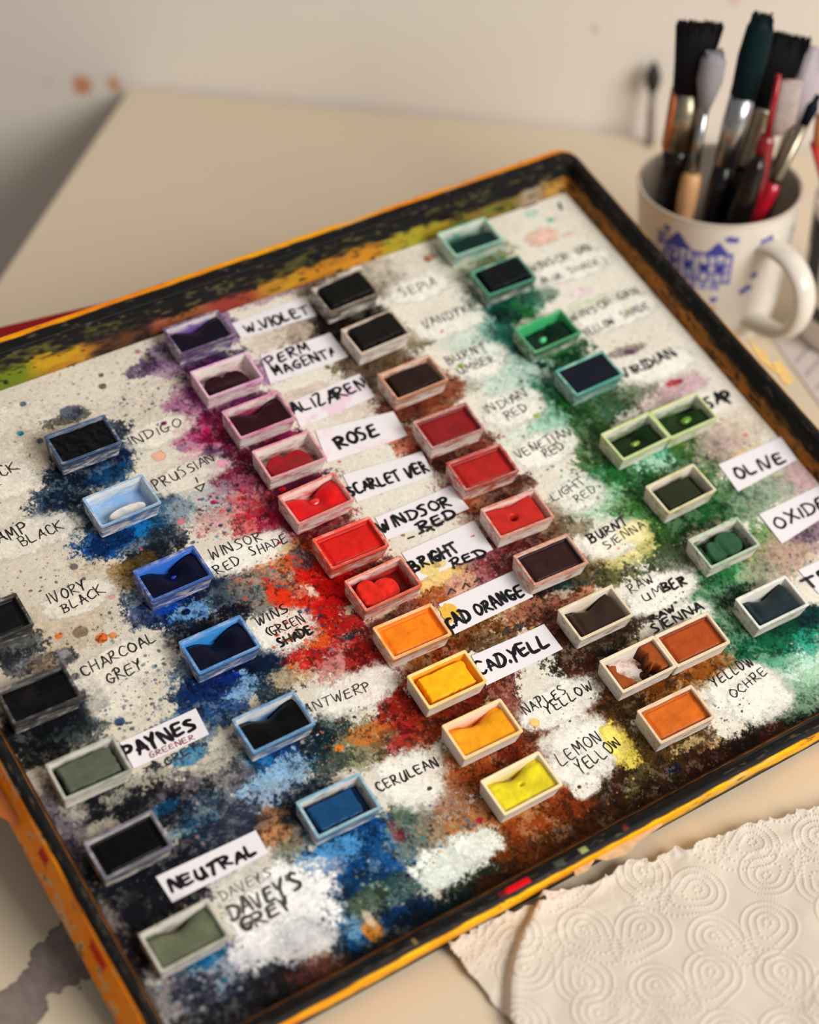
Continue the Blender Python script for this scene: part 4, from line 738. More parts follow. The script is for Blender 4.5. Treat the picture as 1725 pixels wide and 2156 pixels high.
for words, quad, lines, desc in [
('W.VIOLET', [(-0.013, 0.14005), (0.02888, 0.14063), (0.02725, 0.12718), (-0.01344, 0.12982)], [('W.VIOLET', -0.00922, 0.13081, 0.02595, 0.13008, 0.0066, 0.00117, (26, 28, 38))], 'white paper strip lettered W.VIOLET beside the dark violet pan'),
('PERM MAGENTA', [(-0.01047, 0.11647), (0.02755, 0.11441), (0.02771, 0.09752), (-0.01492, 0.09854)], [('PERM', -0.00928, 0.10889, 0.01374, 0.10887, 0.00645, 0.00117, (26, 28, 38)), ('MAGENTA', -0.01041, 0.10188, 0.02452, 0.10123, 0.00641, 0.00117, (26, 28, 38))], 'white paper strip lettered PERM MAGENTA on two lines'),
('ALIZAREN', [(-0.01228, 0.08506), (0.02727, 0.0861), (0.02632, 0.07051), (-0.01528, 0.06964)], [('ALIZAREN', -0.01427, 0.07761, 0.02687, 0.07667, 0.0073, 0.00127, (26, 28, 38))], 'pink-stained white paper strip lettered ALIZAREN'),
('ROSE', [(-0.01002, 0.06495), (0.02978, 0.05919), (0.02796, 0.04346), (-0.01442, 0.0462)], [('ROSE', -0.00487, 0.05053, 0.01716, 0.05008, 0.00812, 0.00159, (26, 28, 38))], 'white paper strip with a red dot lettered ROSE'),
('SCARLET VER', [(-0.01173, 0.03695), (0.02906, 0.03255), (0.02671, 0.01846), (-0.01385, 0.02074)], [('SCARLET VER', -0.01512, 0.02457, 0.02654, 0.02154, 0.0069, 0.00127, (26, 28, 38))], 'white paper strip lettered SCARLET VER beside the scarlet pan'),
('WINDSOR RED', [(-0.01101, 0.00951), (0.03053, 0.00955), (0.03101, -0.00556), (-0.01255, -0.00328)], [('WINDSOR.', -0.01266, 0.00109, 0.02767, -0.0001, 0.00675, 0.00127, (26, 28, 38)), ('RED', 0.00466, -0.00651, 0.02374, -0.00691, 0.00528, 0.00127, (26, 28, 38))], 'white paper strip lettered WINDSOR. RED on two lines'),
('BRIGHT RED', [(-0.01041, -0.01249), (0.02941, -0.01199), (0.02816, -0.02974), (-0.01095, -0.02861)], [('BRIGHT', -0.01083, -0.0236, 0.01437, -0.02362, 0.00657, 0.00148, (26, 28, 38)), ('RED', 0.0068, -0.03004, 0.0246, -0.0307, 0.00538, 0.00117, (26, 28, 38))], 'white paper strip lettered BRIGHT RED with rounded corners'),
('CAD ORANGE', [(-0.01027, -0.04337), (0.0318, -0.0435), (0.03049, -0.05923), (-0.01237, -0.05983)], [('CAD ORANGE', -0.01348, -0.05686, 0.02808, -0.05696, 0.00703, 0.00138, (26, 28, 38))], 'long white paper strip lettered CAD ORANGE'),
('CAD YELL', [(-0.01197, -0.0726), (0.02621, -0.07373), (0.02645, -0.08827), (-0.01426, -0.08811)], [('CAD.YELL', -0.01368, -0.08233, 0.02274, -0.08426, 0.00748, 0.00138, (26, 28, 38))], 'white paper strip lettered CAD.YELL beside the yellow pan'),
('PAYNES', [(-0.16544, -0.04096), (-0.13057, -0.04116), (-0.1316, -0.05454), (-0.16584, -0.05427)], [('PAYNES', -0.16644, -0.04962, -0.13373, -0.04947, 0.00703, 0.00159, (26, 28, 38)), ('GREENER', -0.15776, -0.05316, -0.13742, -0.05384, 0.00276, 0.00038, (170, 70, 70))], 'white paper strip lettered PAYNES with small red writing under it'),
('NEUTRAL', [(-0.18012, -0.10041), (-0.13606, -0.10142), (-0.13636, -0.11231), (-0.17949, -0.11296)], [('NEUTRAL', -0.17722, -0.10906, -0.13955, -0.11066, 0.00553, 0.00148, (26, 28, 38))], 'white paper strip lettered NEUTRAL on the dark blue-black stain'),
('OLIVE', [(0.15632, -0.03687), (0.19606, -0.03702), (0.19433, -0.05186), (0.15503, -0.05432)], [('OLIVE', 0.15971, -0.04878, 0.18942, -0.04992, 0.0073, 0.00138, (26, 28, 38))], 'white paper strip lettered OLIVE near the right wall of the tin'),
('OXIDE', [(0.15579, -0.06966), (0.19729, -0.06935), (0.1958, -0.08382), (0.1549, -0.08823)], [('OXIDE', 0.15867, -0.0807, 0.19212, -0.08086, 0.00708, 0.00127, (26, 28, 38))], 'white paper strip lettered OXIDE below the OLIVE strip'),
('TERRE', [(0.15233, -0.10352), (0.18727, -0.10445), (0.18505, -0.12033), (0.15258, -0.11873)], [('TERRE', 0.1503, -0.11473, 0.1938, -0.11658, 0.00728, 0.00138, (26, 28, 38))], 'white paper strip at the right picture edge showing a large T')]:
    q = np.array(quad); ctr = q.mean(0)
    M = MT @ Matrix.Translation((ctr[0], ctr[1], ZB))
    b = MB(); n, mrow = 16, 6
    r = np.random.default_rng(sum(map(ord, words))+3)
    lift = r.random(4)*np.array([0.0003, 0.0009, 0.0009, 0.0003])
    def pt(u, v, dz):
        p = (q[0]*(1-u)+q[1]*u)*(1-v) + (q[3]*(1-u)+q[2]*u)*v - ctr
        z = 0.00025 + lift[1]*max(0, u-.85)/.15*(1-v) * 0.6 + lift[2]*max(0, u-.85)/.15*v*0.6
        return (p[0], p[1], z+dz)
    top = [[pt(i/n, j/mrow, 0.00012) for i in range(n+1)] for j in range(mrow+1)]
    bot = [[pt(i/n, j/mrow, -0.00003) for i in range(n+1)] for j in range(mrow+1)]
    for lay, flip in ((top, False), (bot, True)):
        k = len(b.v)
        for row in lay: b.v += row
        for j in range(mrow):
            for i in range(n):
                a = k + j*(n+1)+i; fcs = (a, a+n+1, a+n+2, a+1)
                b.f.append(fcs[::-1] if flip else fcs)
    st = LABELMAT.get(words)
    strip = b.build('paper_label', paper_mat(st) if st else m_paper, None, False, M)
    tag(strip, desc, 'paper label', 'white paper labels stuck beside the pans')
    for (sx_, sy_, rx_, ry_, sc_) in LSPOTS.get(words, []):
        rr_ = np.random.default_rng(int(abs(sx_)*1e6))
        ph = rr_.random(3)*6.28
        sb = MB(); sb.v = [(sx_-ctr[0] + rx_*math.cos(a)*(1+.18*math.sin(3*a+ph[0])+.10*math.sin(7*a+ph[1])), sy_-ctr[1] + ry_*math.sin(a)*(1+.16*math.sin(2*a+ph[2])+.08*math.sin(9*a+ph[0])), 0.00044) for a in np.linspace(0, 2*math.pi, 60, endpoint=False)]
        sb.f = [tuple(range(60))]
        o = sb.build('paint_spot', ink(sc_)); o.parent = strip
    groups = {}
    for ln in lines: groups.setdefault(tuple(ln[-1]), []).append(ln)
    for c, lns in groups.items():
        lb = MB()
        for (t, x0, y0, x1, y1, h, w_, _) in lns: write(lb, t, (x0-ctr[0], y0-ctr[1]), (x1-ctr[0], y1-ctr[1]), h, w_, 0.00052 + (0.00006 if c[0] > 100 else 0), r)
        o = lb.build('lettering', ink(c)); o.parent = strip
        if c[0] > 100: tag(o, 'small red handwriting')

# ------------------------------------------------------------------ the watercolour pans
PL, PW, PH = 0.0300, 0.0182, 0.0098
def rrect(hx, hy, z, r=0.0008, seg=4):
    out = []
    for (sx, sy, a0) in ((1,1,0), (-1,1,90), (-1,-1,180), (1,-1,270)):
        for i in range(seg+1):
            a = math.radians(a0 + 90*i/seg)
            out.append((sx*(hx-r) + r*math.cos(a), sy*(hy-r) + r*math.sin(a), z))
    return out
TUB = None
CAV = dict(bx=PL/2-0.0026, by=PW/2-0.0024, tx=PL/2-0.0014, ty=PW/2-0.0014, zb=0.0013, zt=PH-0.0003)
def tub_mesh():
    global TUB
    if TUB: return TUB
    b = MB(); hx, hy = PL/2, PW/2
    b.loft([rrect(hx-0.0012, hy-0.0012, 0), rrect(hx-0.0010, hy-0.0010, 0.0004), rrect(hx-0.0002, hy-0.0002, PH-0.0010), rrect(hx, hy, PH-0.0007), rrect(hx, hy, PH-0.0002), rrect(hx-0.0002, hy-0.0002, PH),
            rrect(hx-0.0011, hy-0.0011, PH), rrect(CAV['tx'], CAV['ty'], CAV['zt'], 0.0006), rrect(CAV['bx'], CAV['by'], CAV['zb'], 0.0006)])
    TUB = (b.v, b.f); return TUB
def streak(nt, off, scl):
    tc = N(nt, 'ShaderNodeTexCoord'); mp = N(nt, 'ShaderNodeMapping'); mp.inputs['Location'].default_value = off; mp.inputs['Scale'].default_value = scl
    mp.inputs['Rotation'].default_value = (0, 0, 0.3*random.random())
    nt.links.new(tc.outputs['Object'], mp.inputs[0])
    n = N(nt, 'ShaderNodeTexNoise'); n.inputs['Scale'].default_value = 1.0; n.inputs['Detail'].default_value = 6; n.inputs['Roughness'].default_value = 0.68
    nt.links.new(mp.outputs[0], n.inputs['Vector']); return n.outputs['Fac']
def tub_material(stain, amt, rim, inner=None):
    m, nt, p = nodes_of('pan_plastic' if not inner else 'pan_inside')
    off = (random.random()*9, random.random()*9, random.random()*9)
    tc = N(nt, 'ShaderNodeTexCoord'); sp = N(nt, 'ShaderNodeSeparateXYZ'); nt.links.new(tc.outputs['Object'], sp.inputs[0])
    nz = streak(nt, off, (130, 260, 420)); n2 = streak(nt, off, (330, 900, 1200))
    th = 0.66 - 0.30*amt
    white = lin((226, 220, 212))
    s1 = ramp(nt, nz, th-0.10, th+0.12, 0.0, 0.9)
    front = ramp(nt, sp.outputs[1], -0.0080, -0.0092, 0, 0.95 if amt > .4 else 0.5)
    ad = N(nt, 'ShaderNodeMath', operation='ADD', use_clamp=True); nt.links.new(s1, ad.inputs[0])
    fm = N(nt, 'ShaderNodeMath', operation='MULTIPLY'); nt.links.new(front, fm.inputs[0]); nt.links.new(ramp(nt, n2, 0.36 - 0.16*amt, 0.56 - 0.18*amt), fm.inputs[1]); nt.links.new(fm.outputs[0], ad.inputs[1])
    body = mixc(nt, s1, white, lin(stain))
    body = mixc(nt, fm.outputs[0], body, lin(tuple(v*0.58 for v in stain)))
    rz = ramp(nt, sp.outputs[2], PH-0.0011, PH-0.0004)
    rimn = ramp(nt, n2, 0.25, 0.6, 0.95, 0.55)
    rm = N(nt, 'ShaderNodeMath', operation='MULTIPLY'); nt.links.new(rz, rm.inputs[0]); nt.links.new(rimn, rm.inputs[1])
    out = mixc(nt, rm.outputs[0], body, lin(rim))
    if inner:
        rgb, lvl = inner
        h1 = ramp(nt, sp.outputs[2], PH-0.0006, 0.0030, lvl*0.55, lvl*1.35)
        ad2 = N(nt, 'ShaderNodeMath', operation='MULTIPLY_ADD', use_clamp=True); nt.links.new(nz, ad2.inputs[0]); ad2.inputs[1].default_value = 1.4; ad2.inputs[2].default_value = -0.62
        ad3 = N(nt, 'ShaderNodeMath', operation='ADD', use_clamp=True); nt.links.new(h1, ad3.inputs[0]); nt.links.new(ad2.outputs[0], ad3.inputs[1])
        sc = ramp(nt, ad3.outputs[0], 0.25, 0.75, lvl*0.25 if lvl < .7 else lvl*0.9, 0.97)
        out = mixc(nt, sc, white, lin(rgb))
    nt.links.new(out, p.inputs['Base Color']); p.inputs['Roughness'].default_value = 0.42; p.inputs['Specular IOR Level'].default_value = 0.22
    return m
def paint_material(rgb, gloss, name):
    m, nt, p = nodes_of(name)
    off = (random.random()*9, random.random()*9, 0)
    nz = noise(nt, 160, 5, 0.65, off); fine = noise(nt, 1400, 3, 0.6, off)
    at = N(nt, 'ShaderNodeVertexColor', layer_name='pigment')
    g = ramp(nt, nz, 0.25, 0.75, 0.76, 1.14)
    c = N(nt, 'ShaderNodeVectorMath', operation='SCALE'); nt.links.new(at.outputs[0], c.inputs[0]); nt.links.new(g, c.inputs['Scale'])
    nt.links.new(c.outputs[0], p.inputs['Base Color'])
    p.inputs['Roughness'].default_value = gloss; p.inputs['Specular IOR Level'].default_value = 0.10 if max(rgb) < 70 else 0.2
    ad = N(nt, 'ShaderNodeMath', operation='MULTIPLY_ADD'); nt.links.new(fine, ad.inputs[0]); ad.inputs[1].default_value = 0.12; nt.links.new(nz, ad.inputs[2])
    bump(nt, p, ad.outputs[0], 0.35, 0.0006)
    return m
def gs(u, v, cu, cv, su, sv): return np.exp(-((u-cu)/su)**2 - ((v-cv)/sv)**2)
def lobe(U, V, cu, cv, ru, rv): return sstep(0.0, 0.42, 1 - np.abs((U-cu)/ru)**2.4 - np.abs((V-cv)/rv)**2.4)
def paint_height(shape, U, V, r):
    nzz = vnoise(U.shape[0], U.shape[1], 9, int(r.integers(1e6))) - 0.5
    n2 = vnoise(U.shape[0], U.shape[1], 3.5, int(r.integers(1e6))) - 0.5
    h = 0.84 + 0.03*nzz + 0.015*n2
    edge = np.maximum(np.abs(U), np.abs(V))
    backdip = sstep(0.55, 1.0, V)
    if shape == 'full': h = h + 0.05*sstep(0.85, 1, edge) - 0.10*sstep(0.80, 0.93, edge)*(1-sstep(0.93, 1, edge))
    elif shape == 'brim': h = 0.985 + 0.008*nzz
    elif shape in ('block', 'blockr', 'high'):
        u1, u0, v1, v0 = {'block': (.86, -.84, .80, -.82), 'blockr': (.66, -.86, .70, -.84), 'high': (.93, -.86, .92, -.82)}[shape]
        bl = sstep(u0-.05, u0+.03, U + .06*n2)*(1-sstep(u1-.03, u1+.05, U + .06*n2))*sstep(v0-.06, v0+.04, V + .08*n2)*(1-sstep(v1-.04, v1+.06, V + .1*nzz))
        top = {'block': .88, 'blockr': .84, 'high': 1.16}[shape] + .04*nzz + (0.10*U if shape == 'high' else 0) + 0.05*(1-U*U)*(1 if shape == 'block' else 0)
        h = 0.30 + (top-0.30)*bl + .05*n2*(1-bl)
    elif shape in ('worn', 'wornd', 'wornm', 'dip'):
        h = h - 0.62*gs(U, V, -0.02, 1.0, .42, .55) - 0.30*backdip*(1-0.55*gs(U, V, .85, 1, .4, .6)) - .06*gs(U, V, .05, .1, .3, .4)
        if shape == 'wornd': h = h - .28*gs(U, V, .05, .05, .07, .10)
        if shape == 'wornm': h = h - .10*gs(U, V, -.7, 0, .1, 1) - .4*sstep(.84, .97, np.abs(U))
        if shape == 'dip': h = h - .30*gs(U, V, .0, .15, .26, .5) + .10*gs(U, V, .6, .2, .3, .6)
    elif shape == 'worn0': h = h - .22*gs(U, V, .1, .4, .4, .5) - .1*backdip
    elif shape == 'lumpy': h = h + .07*nzz + .05*n2 + .05*gs(U, V, .2, .5, .3, .3)
    elif shape == 'empty': h = -0.02 + 0.62*lobe(U, V, .08, -.50, .80, .46) + .05*n2*0
    elif shape == 'lumps2': h = np.maximum(lobe(U + .08*n2, V + .1*nzz, -.46, -.40, .52, 1.10)*.80, lobe(U, V + .12*n2, .26, -.34, .54, 1.0)*.78) + .04*n2 + .30*sstep(.0, .9, -V)*(1-np.abs(U)*.6) - .10
    elif shape == 'lumpl': h = .14 + np.maximum(lobe(U + .1*n2, V + .1*n2, -.52, -.10, .46, 1.15)*.66, lobe(U + .14*nzz, V + .1*n2, .06, -.22, .50, .95)*.58) + .10*nzz + .05*n2 - .10*gs(U, V, -.22, .3, .12, .6)
    elif shape == 'lumpr': h = .10 + np.maximum(lobe(U, V + .06*n2, .24, -.04, .56, 1.0)*.70, lobe(U, V, -.36, -.30, .34, 1.1)*.62) + .03*n2 - .12*gs(U, V, -.12, -.1, .10, .9) + .45*lobe(U, V, -.80, -.2, .12, 1.1)
    elif shape == 'hole': h = h - .70*gs(U, V, -.16, -.08, .10, .15) - .28*gs(U, V, .0, 1, .5, .35) - .30*sstep(.84, .97, np.abs(U))*(U > 0)
    elif shape == 'ends': h = -.10 + .95*sstep(.42, .62, -U + .25*n2 - .25*V) * (1-.3*backdip) + .95*sstep(.36, .58, U + .25*n2 + .1*V) - .3*sstep(.8, .95, -V)*(U > .3) + .25*gs(U, V, .30, -.5, .18, .4)
    elif shape == 'front': h = .80 - .95*sstep(.25, .75, V + .18*np.abs(U) + .15*nzz)
    elif shape in ('pool', 'poolr'): h = .62 + .03*nzz - .25*gs(U, V, 0, 0, .5, .6) - .55*sstep(.45, .9, V + .25*n2 + (0.25*U if shape == 'poolr' else -0.1*U))
    return h
M_WATER = {}
INNER = {'C9': 0.95, 'C8': 0.9, 'C6': 0.9, 'C7': 0.55, 'C5': 0.35, 'D4': 0.7, 'D5': 0.85, 'D6': 0.45, 'E3': 0.9, 'E2': 0.8, 'E4': 0.9, 'B3': 0.8, 'B4': 0.75, 'B1': 0.7, 'C1': 0.5, 'C2': 0.25, 'C3': 0.5, 'C4': 0.3, 'E5': 0.4, 'E9': 0.4, 'C10': 0.4, 'C11': 0.4, 'A1': 0.9, 'A2': 0.8, 'A4': 0.6, 'B2': 0.42, 'D11': 0.55, 'D10': 0.3, 'D9': 0.25, 'D3': 0.6, 'D7': 0.6}
INNERC = {'C1': (110, 60, 160), 'C2': (190, 40, 130), 'C3': (150, 20, 80), 'B3': (30, 110, 215), 'B4': (30, 140, 220), 'B5': (70, 140, 195), 'B1': (20, 60, 100), 'E3': (40, 170, 100), 'E5': (60, 110, 30), 'E9': (70, 120, 40), 'E6': (120, 110, 40), 'B2': (130, 172, 214), 'E1': (50, 140, 115), 'C7': (170, 24, 18), 'D11': (180, 110, 40), 'C9': (246, 176, 14)}
LOW_RGB = {'C9': (206, 104, 10), 'C10': (190, 96, 12), 'C11': (176, 130, 20), 'C8': (206, 84, 10), 'C7': (110, 10, 8), 'C5': (130, 8, 14), 'C4': (80, 6, 18), 'C6': (150, 14, 10), 'B6': (10, 40, 70), 'E1': (4, 30, 28), 'A3': (24, 30, 26), 'A5': (26, 30, 26), 'B2': (120, 150, 185), 'D11': (90, 50, 20), 'D9': (60, 28, 10), 'D10': (60, 28, 14)}
PNAMES = {'A1': 'black paint', 'A2': 'black paint', 'A3': 'flat grey-green paint', 'A4': 'black paint', 'A5': 'worn grey-green paint', 'B1': 'near-black blue paint', 'B2': 'white mound coloured as the reflection on a wet pool', 'B3': 'dark navy paint', 'B4': 'dark navy paint', 'B5': 'black paint', 'B6': 'mid blue paint', 'C1': 'very dark violet paint', 'C2': 'dark magenta paint', 'C3': 'dark maroon paint', 'C4': 'crimson paint', 'C5': 'scarlet paint', 'C6': 'flat red paint', 'C7': 'bright red paint', 'C8': 'orange paint', 'C9': 'golden yellow paint', 'C10': 'orange-yellow paint', 'C11': 'lemon yellow paint', 'D1': 'black paint', 'D2': 'black paint', 'D3': 'dark brown paint', 'D4': 'dull crimson paint', 'D5': 'flat red paint', 'D6': 'red paint with a hole', 'D7': 'purplish brown paint', 'D8': 'dark brown paint', 'D9': 'rusty brown paint', 'D10': 'rusty brown paint', 'D11': 'orange ochre paint', 'E1': 'dark green paint', 'E2': 'blue-black paint', 'E3': 'dark green paint', 'E4': 'blue-black paint', 'E5': 'dark green paint', 'E9': 'dark green paint', 'E6': 'dark olive paint', 'E7': 'mid green paint', 'E8': 'dark blue-green paint'}
def add_pan(key, x, y, rz, rgb, stain, amt, rim, shape, gloss, label, proto=[None]):
    M = MT @ Matrix.Translation((x, y, ZB)) @ Matrix.Rotation(rz, 4, 'Z')
    root = empty('paint_pan', M)
    tag(root, label, 'paint pan', 'watercolour pans in the tin')
    v, fcs = tub_mesh()
    lvl = INNER.get(key, 0.38)
    inn = rim if max(rgb) < 70 else rgb
    tub = mesh_obj('tub', v, fcs, [tub_material(stain, amt, rim), tub_material(stain, amt, rim, (INNERC.get(key, inn), lvl))], root)
    nl = 20
    for i in range(7*nl, len(fcs)): tub.data.polygons[i].material_index = 1
    tub.data.polygons[8*nl].material_index = 0
    r = np.random.default_rng(sum(map(ord, key))*17)
    U, V = np.meshgrid(np.linspace(-1, 1, 54), np.linspace(-1, 1, 36))
    h = paint_height(shape, U, V, r)
    depth = CAV['zt']-CAV['zb']; z = CAV['zb'] + h*depth
    t = np.clip(h, 0, 1)
    X = U*(CAV['bx'] + (CAV['tx']-CAV['bx'])*t)*0.999; Y = V*(CAV['by'] + (CAV['ty']-CAV['by'])*t)*0.999
    low_rgb = np.array(LOW_RGB.get(key, [c*0.55 for c in rgb]), float)  # colour of the low parts and edges of the cake, mostly darker
    lev = sstep(0.28, 0.62, h + 0.25*(vnoise(36, 54, 5, len(label))-0.5))[..., None]
    rimd = (0.45*sstep(0.86, 0.97, np.maximum(np.abs(U), np.abs(V)) + 0.10*(vnoise(36, 54, 4, len(label)+1)-0.5)))[..., None]
    pc = low_rgb*(1-lev) + np.array(rgb, float)*lev
    pc = pc*(1-rimd) + low_rgb*rimd
    pobj = grid_obj('paint', X, Y, z, paint_material(rgb, gloss, 'cake_paint'), root, pc)
    tag(pobj, PNAMES[key])
    pools = {'E3': [(-0.28, -0.22, 0.19, 0.26, (70, 190, 120), 0.6)], 'E5': [(0.02, -0.18, 0.24, 0.26, (120, 160, 36), 0.42)], 'E9': [(0.22, -0.1, 0.26, 0.34, (96, 150, 24), 0.46)], 'B3': [(0.12, 0.02, 0.2, 0.26, (26, 66, 214), 0.42)], 'C5': [(0.06, 0.12, 0.26, 0.34, (226, 30, 34), 0.5)]}
    for (cu, cv, ru, rv, c, hz) in pools.get(key, []):
        b = MB(); loops = []
        zc = CAV['zb'] + hz*depth
        for t in (1.0, 0.8, 0.55, 0.3, 0.08):
            loops.append([(cu*CAV['bx'] + ru*t*math.cos(a)*CAV['bx']*(1+.12*math.sin(3*a+1)), cv*CAV['by'] + rv*t*math.sin(a)*CAV['by']*(1+.10*math.cos(2*a)), zc + 0.0011*(1-t*t) - 0.0008*(t == 1.0)) for a in np.linspace(0, 2*math.pi, 20, endpoint=False)])
        b.loft(loops, False, True)
        c = tuple(c)
        if c not in M_WATER: M_WATER[c] = mat('wet_paint', c, 0.08, var=0.12, scale=300, coat=0.6)
        b.build('wet_puddle', M_WATER[c], pobj, True)
    return root
